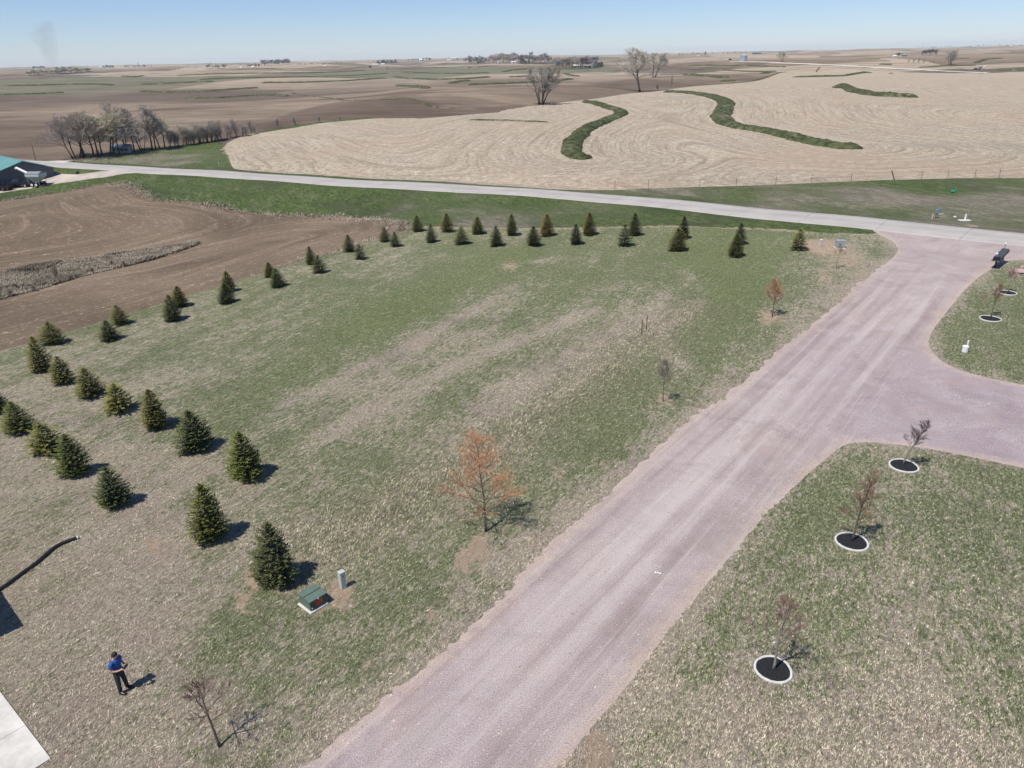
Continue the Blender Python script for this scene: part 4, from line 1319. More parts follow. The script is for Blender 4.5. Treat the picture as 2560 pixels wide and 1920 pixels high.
def tree_parts(limbs, tw, tint, buds, bark, twigcol, budcol=None, budsize=.05, parent=None, seed=1):
    t = limbs.build('trunk', bark, parent, True)
    c = link_mesh('twigs', tw.v, tw.f, M['twig'], parent, False, dict(tint=tint))
    c.color = (*twigcol, 1)
    out = [t, c]
    if buds:
        r_ = random.Random(seed)
        V = []; F_ = []; T = []
        for p, tt in buds:
            s_ = budsize * r_.uniform(.5, 1.2)
            a = Vector((r_.gauss(0, 1), r_.gauss(0, 1), r_.gauss(0, 1))).normalized()
            b = a.orthogonal().normalized()
            n = len(V)
            V += [p - a * s_, p + b * s_ * .6, p + a * s_, p - b * s_ * .6]
            F_.append((n, n + 1, n + 2, n + 3))
            T += [tt] * 4
        l = link_mesh('foliage', V, F_, M['leafbud'], parent, False, dict(tint=T))
        l.color = (*budcol, 1)
        out.append(l)
    return out
def yard_tree(bx, by, ty, label, seed, twig, group=None, budcol=None, bark='bark', cat='tree', name='bare_tree', hscale=1.0, **kw):
    b = W(bx, by)
    b.z = gz(b.x, b.y)
    H = rise(b, bx, ty) * hscale
    e = empty(name, (b.x, b.y, b.z), label, cat, group)
    kw.setdefault('twig_r', .0058)
    g_ = grow(seed, H, 0, **kw)
    tree_parts(*g_, M[bark], twig, budcol, .026, e, seed)
    return e, H, b
yard_tree(1050, 1148, 958, 'small tree with glowing orange-red twigs left of the gravel drive', 31, (.46, .22, .12), budcol=(.58, .26, .12), name='maple_tree',
          spread=.46, r0=.062, n1=24, n2=9, n3=6, clear=.20, up_=.42, bud=1, twig_r=.0045)
yard_tree(475, 1613, 1487, 'small leafless tree with a bent leaning trunk near the man', 32, (.13, .075, .065), spread=.50, r0=.052, n1=11, n2=8, n3=6, clear=.42, up_=.55,
          lean=(-.14, .0), twig_r=.005)
G_YARD = 'small leafless trees planted along the drive'
RING = [(1670, 1447, 1288, 'leafless reddish tree in the nearest and largest mulch ring', 33, (.20, .12, .10), dict(spread=.42, r0=.052, n1=12, n2=7, n3=6, clear=.34, up_=.5, lean=(.05, 0)), 'bark_pale'),
        (1840, 1169, 1018, 'leafless tree with a fine orange-brown crown in the second nearest mulch ring', 34, (.24, .14, .10), dict(spread=.25, r0=.052, n1=20, n2=8, n3=6, clear=.24, up_=1.1, lean=(.03, 0)), 'bark'),
        (1951, 1004, 893, 'leafless grey-twigged tree in the mulch ring beside the side drive', 35, (.13, .105, .10), dict(spread=.25, r0=.046, n1=18, n2=8, n3=6, clear=.36, up_=1.3), 'bark_pale'),
        (2140, 685, 618, 'small leafless brownish tree in the nearer of the two far mulch rings', 36, (.24, .15, .11), dict(spread=.36, r0=.034, n1=14, n2=8, n3=6, clear=.38, up_=.9, twig_r=.007), 'bark'),
        (2178, 631, 581, 'small leafless tree with pinkish crown in the farthest mulch ring near the mailboxes', 37, (.42, .27, .24), dict(spread=.32, r0=.032, n1=12, n2=8, n3=7, clear=.5, up_=.9, twig_r=.008), 'bark_pale')]
for bx, by, ty, lab, sd_, tc, kw, bk in RING:
    yard_tree(bx, by, ty, lab, sd_, tc, G_YARD, bark=bk, **kw)
yard_tree(1432, 867, 780, 'thin leafless grey tree on the grass left of the drive, midway', 38, (.20, .16, .145), G_YARD, spread=.36, r0=.032, n1=13, n2=8, n3=6, clear=.42, up_=.85, twig_r=.0065)
yard_tree(1668, 684, 609, 'small oval tree with orange-brown twigs left of the drive, on the dark green grass', 39, (.38, .21, .13), G_YARD, spread=.40, r0=.05, n1=18, n2=9, n3=8, clear=.30, up_=.8, twig_r=.008)
yard_tree(1806, 580, 528, 'thin leafless tree directly in front of the grey utility cabinet', 40, (.20, .13, .11), G_YARD, spread=.32, r0=.034, n1=10, n2=6, n3=5, clear=.45, up_=1.0, twig_r=.008)

# mulch rings
RL = ['nearest and largest black mulch ring with white edging, on the right lawn', 'second nearest black mulch ring with white edging, right lawn',
      'third mulch ring with white edging, beside the purple side drive', 'mulch ring with white edging, nearer of the two far ones on the upper right lawn',
      'farthest mulch ring with white edging, near the mailboxes']
for (cx, cy, wpx), lab in zip(RC, RL):
    c = W(cx, cy)
    rad = span(c, wpx) / 2
    e = empty('mulch_ring', (c.x, c.y, gz(c.x, c.y)), lab, 'mulch ring', 'white-edged mulch rings round the trees')
    m = MB()
    nb = 44
    v = []; f = []
    wig = [1 + .018 * math.sin(3 * t + cx) + rnd.uniform(-.012, .012) for t in np.linspace(0, 6.28, nb, endpoint=False)]
    w_ = .085
    for i in range(nb):
        t = 2 * math.pi * i / nb
        for rr, zz in ((rad * wig[i] - w_, -.03), (rad * wig[i] - w_, .05), (rad * wig[i] - w_ * .8, .07), (rad * wig[i] - w_ * .2, .07), (rad * wig[i], .045), (rad * wig[i], -.03)):
            v.append((rr * math.cos(t), rr * math.sin(t), zz))
    for i in range(nb):
        j = (i + 1) % nb
        for k_ in range(5):
            f.append((i * 6 + k_, j * 6 + k_, j * 6 + k_ + 1, i * 6 + k_ + 1))
    link_mesh('edging', v, f, M['white_edge'], e)
    v = [(0, 0, .055)]; f = []
    rings_ = 7
    for q in range(1, rings_ + 1):
        for i in range(nb):
            t = 2 * math.pi * i / nb
            rr = (rad * wig[i] - w_ + .01) * q / rings_
            v.append((rr * math.cos(t), rr * math.sin(t), .055 - .03 * (q / rings_) ** 2 + rnd.uniform(-.010, .014)))
    for i in range(nb):
        f.append((0, 1 + i, 1 + (i + 1) % nb))
        for q in range(rings_ - 1):
            a, b = 1 + q * nb, 1 + (q + 1) * nb
            f.append((a + i, b + i, b + (i + 1) % nb, a + (i + 1) % nb))
    link_mesh('mulch', v, f, M['mulch'], e)

# ---------------------------------------------------------------- things on the yard
def at_px(x, y):            # full-resolution pixel of the photograph
    return W(x / K, y / K)

# green pad transformer
F0 = Vector((-8.15, 23.19)); ax = Vector((.67, .742)).normalized(); ay = Vector((-.742, .67)).normalized()
ctr = F0 + ax * .40 + ay * .40
zt = gz(ctr.x, ctr.y)
e = empty('utility_transformer', (ctr.x, ctr.y, zt), 'green metal transformer box with a red warning sticker on a concrete pad', 'utility box', rz=math.atan2(ax.y, ax.x))
MB().bev((-.03, .0, .02), (.86, .92, .10), .02).build('pad', M['concrete'], e)
MB().bev((0, .01, .09 + .20), (.76, .76, .40), .012).build('cabinet', M['green_metal'], e)
m = MB()
m.add([(-.41, -.41, .47), (.41, -.41, .47), (.41, .41, .50), (-.41, .41, .50), (-.41, -.41, .535), (.41, -.41, .535), (.41, -.02, .585), (-.41, -.02, .585), (.41, .41, .565), (-.41, .41, .565)],
      [(0, 3, 2, 1), (4, 5, 6, 7), (7, 6, 8, 9), (0, 1, 5, 4), (1, 2, 8, 6), (1, 6, 5), (3, 0, 7, 9), (0, 4, 7), (2, 3, 9, 8)])
m.build('lid', M['green_metal'], e)
MB().box((0, -.015, .598), (.80, .035, .012)).build('lid_seam', M['green_dark'], e)
fr = MB().box((0, -.378, .29), (.72, .018, .36)).build('door_panel', M['green_dark'], e)
st = MB().box((-.02, -.389, .31), (.26, .006, .21)).build('warning_sticker', M['red_sticker'], fr)
MB().box((.145, -.389, .31), (.055, .005, .19)).build('warning_strip', M['orange_sticker'], fr)
MB().cyl((-.31, -.392, .17), .018, .04, 8).build('bolt', M['white'], fr)
MB().box((0.0, -.418, .50), (.06, .012, .045)).build('latch', M['white'], e)
# telephone pedestal
p = at_px(858, 1469)
e = empty('utility_pedestal', (p.x, p.y, p.z), 'pale green square utility pedestal beside the green transformer box', 'utility pedestal', rz=R(42))
MB().bev((0, 0, .39), (.235, .215, .82), .015).build('cover', M['pale_green'], e)
MB().add([(-.125, -.115, .79), (.125, -.115, .79), (.125, .115, .79), (-.125, .115, .79), (-.125, -.115, .825), (.125, -.115, .825), (.10, .0, .875), (-.10, .0, .875), (.125, .115, .825), (-.125, .115, .825)],
         [(0, 3, 2, 1), (0, 1, 5, 4), (1, 2, 8, 5), (2, 3, 9, 8), (3, 0, 4, 9), (4, 5, 6, 7), (7, 6, 8, 9), (5, 8, 6), (4, 7, 9)]).build('cap', M['pale_green'], e)
MB().box((0.02, -.1095, .62), (.08, .004, .05)).build('label_plate', M['orange_sticker'], e)

# grey cabinet and small pedestal by the junction
p = at_px(2099, 620)
e = empty('utility_cabinet', (p.x, p.y, p.z), 'grey utility cabinet standing on bare earth behind a thin tree near the road junction', 'utility box', rz=R(-12))
MB().bev((0, 0, .04), (1.1, .9, .08), .01).build('pad', M['concrete'], e)
c = MB().bev((0, 0, .44), (.92, .72, .74), .03).build('cabinet', M['grey_metal'], e)
MB().bev((0, 0, .84), (.98, .78, .08), .02).build('lid', M['grey_metal'], e)
for sx in (-.23, .23): MB().box((sx, -.366, .44), (.42, .012, .62)).build('door', M['grey_metal'], e)
p = at_px(2051, 616)
e = empty('utility_pedestal', (p.x, p.y, p.z), 'slim grey-green pedestal on a patch of bare earth near the yellowish spruce', 'utility pedestal', rz=R(10))
MB().bev((0, 0, .38), (.22, .2, .74), .012).build('cover', M['pale_green'], e)
MB().bev((0, 0, .77), (.25, .23, .06), .015).build('cap', M['white'], e)

# drain pipe
pp = [W(*q) for q in [(-40, 1300), (-10, 1283), (20, 1263), (50, 1240), (76, 1222), (98, 1203), (118, 1185), (140, 1174), (168, 1164)]]
pl = resample(smooth_line([(q.x, q.y) for q in pp], False, 2), .05)
e = empty('drain_pipe', (pl[len(pl) // 2][0], pl[len(pl) // 2][1], 0), 'black corrugated drain pipe lying in a curve on the dry grass', 'drain pipe')
o0 = Vector(e.location)
m = MB()
m.tube([Vector((q[0], q[1], gz(*q) + .085)) - o0 for q in pl], [.078 if i % 2 else .066 for i in range(len(pl))], 10, cap=False)
m.build('corrugated_tube', M['black_plastic'], e, True)
q0, q1 = pl[-1], pl[-3]
dv = Vector((q0[0] - q1[0], q0[1] - q1[1], 0)).normalized()
m = MB()
ec = Vector((q0[0], q0[1], gz(*q0) + .085)) - o0
ring = [ec - dv * .03, ec + dv * .02, ec + dv * .02, ec - dv * .02]
m.tube(ring, [.083, .083, .055, .050], 12, cap=False)
m.build('end_ring', M['white'], e)

# concrete patio slabs and the house beside it
A0 = Vector(W(110, 1640)[:2]); A1 = Vector(W(0, 1495)[:2])
dx_ = (A1 - A0).normalized(); dy_ = Vector((dx_.y, -dx_.x)) * -1
if dy_.x > 0: dy_ = -dy_
e = empty('concrete_patio', (A0.x, A0.y, 0), 'pale concrete slab at the lower left corner, two panels with a joint', 'concrete slab')
zc = gz(A0.x, A0.y)
L1 = 2.05
for i in range(3):
    m = MB()
    a, b = i * L1 + .006, (i + 1) * L1 - .006
    qd = [dx_ * a, dx_ * b, dx_ * b + dy_ * 3.2, dx_ * a + dy_ * 3.2]
    if (qd[1] - qd[0]).cross(qd[2] - qd[0]) < 0: qd = qd[::-1]
    m.prism([(q.x, q.y) for q in qd], -.12, .045 + .002 * i)
    m.build('slab', M['concrete'], e).location.z = zc
G0 = Vector(W(52, 1352)[:2])
shv = Vector((-math.sin(SUN_AZ), -math.cos(SUN_AZ))) / math.tan(SUN_EL)
EH = 2.7
CR = G0 - shv * EH                                  # eave corner that throws the shadow corner
u1 = Vector((-.742, .67)); u2 = Vector((-.69, -.72)).normalized()
e = empty('farm_house', (CR.x, CR.y, 0), 'house just outside the left picture edge whose roof corner throws the dark shadow', 'house', rz=math.atan2(u2.y, u2.x))
# local x along u2, local y: house lies to the side of u1
sgn = 1 if (Matrix.Rotation(math.atan2(u2.y, u2.x), 2) @ Vector((0, 1))).dot(u1) > 0 else -1
Lx, Ly = 11.0, 8.0
def hq(x, y, z): return (x, y * sgn, z)
wl = MB()
wl.box((Lx / 2 + .0, sgn * Ly / 2, EH / 2 - .05), (Lx - .9, Ly - .9, EH - .1))
wl.build('wall', M['beige_wall'], e)
rf = MB()
rf.add([hq(0, 0, EH - .06), hq(Lx, 0, EH - .06), hq(Lx, Ly, EH - .06), hq(0, Ly, EH - .06), hq(0, 0, EH), hq(Lx, 0, EH), hq(Lx, Ly, EH), hq(0, Ly, EH), hq(2.5, Ly / 2, EH + 1.5), hq(Lx - 2.5, Ly / 2, EH + 1.5)],
       [(0, 1, 2, 3), (0, 4, 5, 1), (1, 5, 6, 2), (2, 6, 7, 3), (3, 7, 4, 0), (4, 8, 9, 5), (5, 9, 6), (6, 9, 8, 7), (7, 8, 4)])
rf.build('roof', M['grey_roof'], e)
for xx in (3.2, 7.4):
    wn = MB().box((xx, sgn * .44, 1.5), (1.3, .06, 1.2)).build('window', M['white'], e)
    MB().box((xx, sgn * .405, 1.5), (1.1, .02, 1.0)).build('pane', M['glass'], wn)

# steel T-posts
for (bx, by, ty, lab) in ((1385.7, 721, 690, 'rusty steel post standing in the grass, the left and nearer of a pair'), (1396, 713.5, 681, 'rusty steel post standing in the grass, the right and farther of a pair')):
    b = W(bx, by); h_ = rise(b, bx, ty)
    m = MB().box((0, 0, h_ / 2 - .05), (.06, .012, h_ + .1)).box((0, -.018, h_ / 2 - .05), (.012, .03, h_ + .1))
    o = m.build('steel_post', M['rust']); o.location = b; o.rotation_euler = (rnd.uniform(-.03, .03), rnd.uniform(-.03, .03), .4)
    tag(o, lab, 'post', 'pair of steel posts in the lawn')

# white clean-out and vent pipe
p = at_px(2411.5, 879)
e = empty('septic_cleanout', (p.x, p.y, p.z), 'white plastic riser with a taller white vent pipe on the right-hand lawn', 'vent pipe')
MB().cyl((0, 0, -.03), .20, .42, 20).build('riser', M['white'], e, False)
MB().cyl((0, 0, .39), .215, .05, 20, .19).build('riser_cap', M['white'], e)
MB().tube([(.30, .30, -.02), (.30, .30, .70)], .055, 12).build('vent', M['white'], e)
MB().cyl((.30, .30, .68), .07, .05, 12).build('vent_cap', M['white'], e)

# mailbox stand
P0 = at_px(2486, 671); P1 = at_px(2506, 655)
dv = Vector((P1.x - P0.x, P1.y - P0.y))
Ls = dv.length
e = empty('mailbox_stand', (P0.x, P0.y, P0.z), 'long dark mailbox stand on two timber posts beside the drive entrance', 'mailbox stand', rz=math.atan2(dv.y, dv.x))
for xx in (0.25, Ls - .25):
    m = MB().box((xx, 0, .40), (.16, .16, .86)).box((xx, -.0, .76), (.12, .70, .10))
    m.build('post', M['dark_wood'], e)
MB().bev((Ls / 2, 0, .84), (Ls + .9, .72, .07), .01).build('shelf', M['dark_wood'], e)
nb_ = 4
for i in range(nb_):
    xx = -.22 + (i + .5) * (Ls + .55) / nb_
    wd_ = (Ls + .55) / nb_ - .04
    v = []; n_ = 7
    for yy in (-.30, .30):
        v += [(-wd_ / 2, yy, .875), (wd_ / 2, yy, .875)] + [(wd_ / 2 * math.cos(t), yy, 1.03 + .09 * math.sin(t)) for t in np.linspace(0, math.pi, n_)]
    k_ = 2 + n_
    f = [tuple(range(k_ - 1, -1, -1)), tuple(range(k_, 2 * k_))] + [(j, (j + 1) % k_, k_ + (j + 1) % k_, k_ + j) for j in range(k_)]
    f = f[::1]
    o = MB().add([(xx + a, b, c) for a, b, c in v], f).build('mailbox', M['charcoal'] if i != 0 else M['black_paint'], e)
    MB().box((xx, -.307, .98), (wd_ * .82, .012, .17)).build('mailbox_door', M['black_paint'], o)
for xx, hh in ((.35, 1.30), (Ls + .15, 1.50)):
    ps = MB().tube([(xx, .12, .875), (xx, .12, hh)], .045, 8).build('lamp_post', M['grey_metal'], e)
    MB().ball((xx, .12, hh + .07), .10, 10, 8).build('lamp_globe', M['white'], ps)
# rock bed beside it
bed = [W(*q) for q in [(2176, 592), (2186, 578), (2205, 573), (2260, 572), (2300, 580), (2260, 600), (2212, 597), (2190, 600)]]
o = MB().prism([(q.x, q.y) for q in bed[::-1]], -.05, .05)
ob = o.build('rock_bed', M['purple_mulch'])
ob.location.z = gz(bed[4].x, bed[4].y) + .01
tag(ob, 'bed of dark purple stone mulch beside the mailboxes', 'stone bed')
for i, (qx, qy, s_, lab) in enumerate([(2202, 590, .50, 'larger pink boulder at the front of the stone bed by the mailboxes'), (2211, 588, .34, 'pink boulder right of the larger one at the stone bed'),
                                       (2196, 585, .20, 'small pink stone behind the larger boulder in the stone bed'), (2209, 579, .26, 'pink stone at the back of the stone bed')]):
    b = W(qx, qy)
    m = MB().ball((0, 0, 0), s_, 9, 6, .62)
    m.v = [tuple(np.array(v_) * rnd.uniform(.82, 1.12)) for v_ in m.v]
    o = m.build('boulder', M['pink_rock'])
    o.location = (b.x, b.y, b.z + s_ * .35); o.rotation_euler = (0, 0, i * 1.3)
    tag(o, lab, 'boulder', 'pink boulders beside the mailboxes')

# small objects on the far roadside
p = at_px(2412, 552)
e = empty('marker_post', (p.x, p.y, p.z), 'white utility post and tall tan pole on a white slab across the road', 'utility post')
MB().bev((0, .1, .05), (1.35, .8, .10), .02).build('slab', M['white_edge'], e)
MB().bev((.20, .35, .40), (.17, .16, .75), .02).build('cover', M['white'], e)
MB().tube([(.55, .62, 0), (.80, .70, 2.1)], .05, 7).build('pole', M['bark_pale'], e)
p = at_px(2340, 546)
e = empty('valve_marker', (p.x, p.y, p.z), 'blue-capped marker on dark legs across the road', 'marker')
for sx in (-.09, .12): MB().tube([(sx, 0, -.05), (sx, 0, .75)], .035, 6).build('leg', M['black_paint'], e)
MB().bev((0, 0, .98), (.42, .25, .5), .06).build('cap', M['bluecap'], e)
p = at_px(2329.5, 549)
o = MB().tube([(0, 0, -.05), (.02, 0, .75)], .05, 6).build('marker_stake', M['white_edge']); o.location = p
tag(o, 'short pale stake standing left of the blue-capped marker', 'stake')
a, b = at_px(2345, 537.5), at_px(2358, 535.5)
o = MB().tube([(0, 0, .08), Vector((b.x - a.x, b.y - a.y, .1))], .05, 6).build('fallen_pole', M['white_edge']); o.location = a
tag(o, 'pale pole lying in the grass right of the blue-capped marker', 'pole')
p = at_px(2387, 543.5)
o = MB().ball((0, 0, .07), .22, 8, 5, .6).build('pale_stone', M['white_edge']); o.location = p
tag(o, 'single pale stone in the grass between the blue marker and the white slab', 'stone')
p = at_px(2383, 483)
m = MB()
m.ball((0, 0, .3), .28, 8, 5, .9)
for i in range(26):
    c_ = Vector((rnd.gauss(0, .16), rnd.gauss(0, .14), abs(rnd.gauss(.35, .15))))
    a_, b_ = Vector((rnd.gauss(0, 1), rnd.gauss(0, 1), rnd.gauss(0, 1))).normalized() * .22, Vector((rnd.gauss(0, 1), rnd.gauss(0, 1), rnd.gauss(0, 1))).normalized() * .2
    m.add([c_, c_ + a_, c_ + a_ + b_, c_ + b_], [(0, 1, 2, 3)])
m.tube([(0, 0, -.05), (.02, 0, .5)], .03, 5)
o = m.build('plastic_tarp', M['tealcap']); o.location = p
tag(o, 'crumpled teal-green plastic caught in the roadside grass', 'plastic sheet')
o['kind'] = 'stuff'; del o['kind']

# white paper on the drive
p = at_px(1644, 1433)
m = MB()
for q in ((0, 0, 0), (.10, -.05, .6), (-.09, .03, 1.4)):
    m.box((q[0], q[1], .025), (.09, .06, .03), q[2])
o = m.build('paper_scrap', M['white']); o.location = p
tag(o, 'small scrap of white litter lying on the gravel drive', 'litter')

# barbed-wire fence along the stubble
FX = [(1328, 408), (1400, 407), (1469 + .336 * 125, 404.5), (1590, 403), (1675, 398.5), (1469 + .336 * 845, 394.5), (1838, 392.5), (1469 + .336 * 1380, 388.8), (1990, 387), (1469 + .336 * 1720, 384), (2105, 384), (2158, 384), (2212, 384), (2280, 384)]
B = [W(*q) for q in FX]
e = empty('wire_fence', tuple(B[0]), 'low wire fence on thin posts between the stubble field and the roadside grass', 'fence')
o0 = B[0]
for i, b in enumerate(B):
    q = b - o0
    if i == 7:
        MB().tube([q + Vector((0, 0, -.1)), q + Vector((-.75, 0, 1.5))], .10, 7).build('leaning_post', M['wood'], e)
    else:
        MB().tube([q + Vector((0, 0, -.1)), q + Vector((rnd.uniform(-.08, .08), 0, 1.35))], .035, 5).build('post', M['rust'], e)
for zz in (.35, .75, 1.15):
    MB().tube([b - o0 + Vector((0, 0, zz)) for b in B], .006, 3).build('wire', M['rust'], e)

# ---------------------------------------------------------------- the man with the controller
def skin(name, verts, edges_, rad, mat, parent, sub=2, root=0):
    me = bpy.data.meshes.new(name)
    me.from_pydata(verts, edges_, [])
    me.materials.append(mat)
    o = bpy.data.objects.new(name, me)
    COL.objects.link(o)
    o.parent = parent
    md = o.modifiers.new('skin', 'SKIN')
    md.use_smooth_shade = True
    for i, r_ in enumerate(rad):
        sv = me.skin_vertices[0].data[i]
        sv.radius = r_ if hasattr(r_, '__len__') else (r_, r_)
        sv.use_root = (i == root)
    s_ = o.modifiers.new('sub', 'SUBSURF')
    s_.levels = s_.render_levels = sub
    return o
p = at_px(309, 1727)
man = empty('person', (p.x, p.y, p.z), 'man in blue short-sleeved shirt and dark trousers looking down at the controller he holds', 'person', rz=R(-12))
man.scale = (0.99, 0.99, 0.99)
v = [(0, 0, .95), (0, 0, 1.12), (.01, 0, 1.30), (.02, 0, 1.43), (.04, 0, 1.50), (.075, 0, 1.58), (.09, 0, 1.66), (.075, 0, 1.73),      # 0-7 pelvis..crown
     (0, -.10, .90), (.02, -.12, .50), (0, -.13, .09), (.17, -.15, .045),          # 8-11 right leg
     (0, .10, .90), (.05, .13, .50), (.05, .16, .09), (.22, .18, .045),            # 12-15 left leg
     (.01, -.19, 1.42), (.00, -.27, 1.14), (.20, -.17, 1.11), (.29, -.095, 1.14),      # 16-19 right arm
     (.01, .19, 1.42), (.00, .27, 1.14), (.20, .17, 1.11), (.29, .095, 1.14),          # 20-23 left arm
     (.185, 0, 1.635), (.085, -.085, 1.65), (.085, .085, 1.65)]                        # nose, ears
ed = [(0, 1), (1, 2), (2, 3), (3, 4), (4, 5), (5, 6), (6, 7), (0, 8), (8, 9), (9, 10), (10, 11), (0, 12), (12, 13), (13, 14), (14, 15),
      (3, 16), (16, 17), (17, 18), (18, 19), (3, 20), (20, 21), (21, 22), (22, 23), (6, 24), (6, 25), (6, 26)]
ra = [(.15, .13), (.14, .12), (.15, .12), (.10, .09), .058, .075, .092, .055, .085, .058, .042, .035, .085, .058, .042, .035,
      .055, .042, .034, .030, .055, .042, .034, .030, .016, .020, .020]
for sgn_, wr_ in ((-1, 19), (1, 23)):
    w0 = Vector(v[wr_])
    for k_ in range(5):
        if k_ == 4: tip1, tip2 = Vector((.03, -sgn_ * .045, .03)), Vector((.05, -sgn_ * .07, .045))
        else: tip1, tip2 = Vector((.055, sgn_ * (.018 - k_ * .012), -.005)), Vector((.085 - abs(k_ - 1.3) * .008, -sgn_ * (.012 + k_ * .008), .012))
        n = len(v)
        v += [tuple(w0 + tip1), tuple(w0 + tip2)]
        ed += [(wr_, n), (n, n + 1)]
        ra += [.009, .008]
skin('body', v, ed, ra, M['skin'], man, 1)
skin('shirt', [(0, 0, 1.00), (0, 0, 1.16), (.01, 0, 1.31), (.015, 0, 1.43), (.03, 0, 1.475), (.01, -.20, 1.42), (.002, -.262, 1.24), (.01, .20, 1.42), (.002, .262, 1.24)],
     [(0, 1), (1, 2), (2, 3), (3, 4), (3, 5), (5, 6), (3, 7), (7, 8)], [(.20, .165), (.195, .175), (.19, .155), (.12, .11), (.075, .075), .085, .075, .085, .075], M['blue_shirt'], man, 2)
skin('trousers', [(0, 0, 1.0), (0, 0, .93), (0, -.10, .86), (.02, -.12, .50), (0, -.13, .045), (0, .10, .86), (.05, .13, .50), (.05, .16, .045)],
     [(0, 1), (1, 2), (2, 3), (3, 4), (1, 5), (5, 6), (6, 7)], [(.17, .15), (.165, .15), (.11, .105), (.082, .08), (.072, .070), (.11, .105), (.082, .08), (.072, .070)], M['trousers'], man, 2, 1)
for yy, xx in ((-.14, 0.0), (.17, .05)):
    skin('shoe', [(xx - .07, yy, .055), (xx + .05, yy, .065), (xx + .18, yy * 1.05, .04), (xx + .23, yy * 1.06, .035)], [(0, 1), (1, 2), (2, 3)], [(.064, .06), (.066, .064), (.060, .050), (.048, .042)], M['black_paint'], man, 2)
m = MB()
for i in range(7):
    a_ = math.pi * .56 * i / 6
    for k_ in range(12):
        t = 2 * math.pi * k_ / 12
        back = 1.0 + (.28 if math.cos(t) < -.2 else 0) * (i / 6)
        m.v.append((.068 + .112 * math.sin(a_) * math.cos(t), .100 * math.sin(a_) * math.sin(t), 1.672 + .118 * math.cos(a_ * back) + .02 * math.cos(t) * math.sin(a_)))
for i in range(6):
    for k_ in range(12):
        j = (k_ + 1) % 12
        m.f.append((i * 12 + k_, (i + 1) * 12 + k_, (i + 1) * 12 + j, i * 12 + j))
m.build('hair', M['hair'], man, True)
MB().tube([Vector((.165 * math.cos(t), .178 * math.sin(t), 1.005)) for t in np.linspace(0, 2 * math.pi, 17)], .018, 5, cap=False).build('belt', M['black_paint'], man)
mz = Matrix.Translation(man.location) @ Matrix.Rotation(R(-12), 4, 'Z')
cp = mz @ Vector((.375, 0, 1.185))
e = empty('drone_controller', tuple(cp), 'black drone controller held in both hands by the man in blue', 'controller', rz=R(-12))
MB().bev((0, 0, 0), (.10, .19, .045), .012).build('housing', M['black_paint'], e)
MB().box((.045, 0, .05), (.012, .16, .085), 0).build('screen', M['glass'], e)
for yy in (-.055, .055): MB().cyl((-.01, yy, .02), .008, .03, 8).build('stick', M['grey_metal'], e)
# ---------------------------------------------------------------- big leafless cottonwoods, thickets
def cw(seed, **kw):
    """cottonwood of height 1 as reusable meshes"""
    bk = kw.pop('bk', 'bark_dark')
    g_ = grow(seed, 1.0, 0, **kw)
    limbs, tw, tint, buds = g_
    par = bpy.data.objects.new('tmp', None)
    parts = tree_parts(limbs, tw, tint, buds, M[bk], (1, 1, 1), (1, 1, 1), kw.get('bs', .0082), None, seed)
    ms = [p.data for p in parts]
    for p in parts: bpy.data.objects.remove(p)
    bpy.data.objects.remove(par)
    return ms
CW = [cw(51, spread=.46, r0=.018, n1=20, n2=10, n3=7, clear=.28, up_=.7, bud=1, twig_r=.0019, sides=4),
      cw(52, spread=.38, r0=.017, n1=20, n2=10, n3=7, clear=.34, up_=.95, bud=1, twig_r=.0019, sides=4),
      cw(53, spread=.42, r0=.013, n1=11, n2=8, n3=7, clear=.30, up_=.8, bud=1, twig_r=.0019, stems=3, sides=4),
      cw(54, spread=.26, r0=.012, n1=11, n2=8, n3=6, clear=.28, up_=1.0, bud=1, twig_r=.0019, stems=7, sides=4),
      cw(55, spread=.42, r0=.008, n1=9, n2=7, n3=5, clear=.12, up_=1.1, bud=1, twig_r=.0016, stems=7, sides=3, bk='bark')]
def wild(name, base, H, var, wx, twig, leaf, label, group=None, rz=None, cat='tree', parts=3):
    e = empty(name, tuple(base), label, cat, group, rnd.uniform(0, 6.28) if rz is None else rz)
    for me_, nm, col in zip(CW[var][:parts], ('trunk', 'twigs', 'foliage'), ((1, 1, 1), twig, leaf)):
        o = bpy.data.objects.new(nm, me_)
        COL.objects.link(o)
        o.parent = e
        o.scale = (H * wx, H * wx, H)
        o.color = (*[q * (1.3 if cat == 'shrub' else 1.75) for q in col], 1)
    return e
GRY, GRN = (.235, .205, .185), (.285, .285, .125)
def zb(p): return (112.3 + p[0] * .168, 224.7 + p[1] * .168)
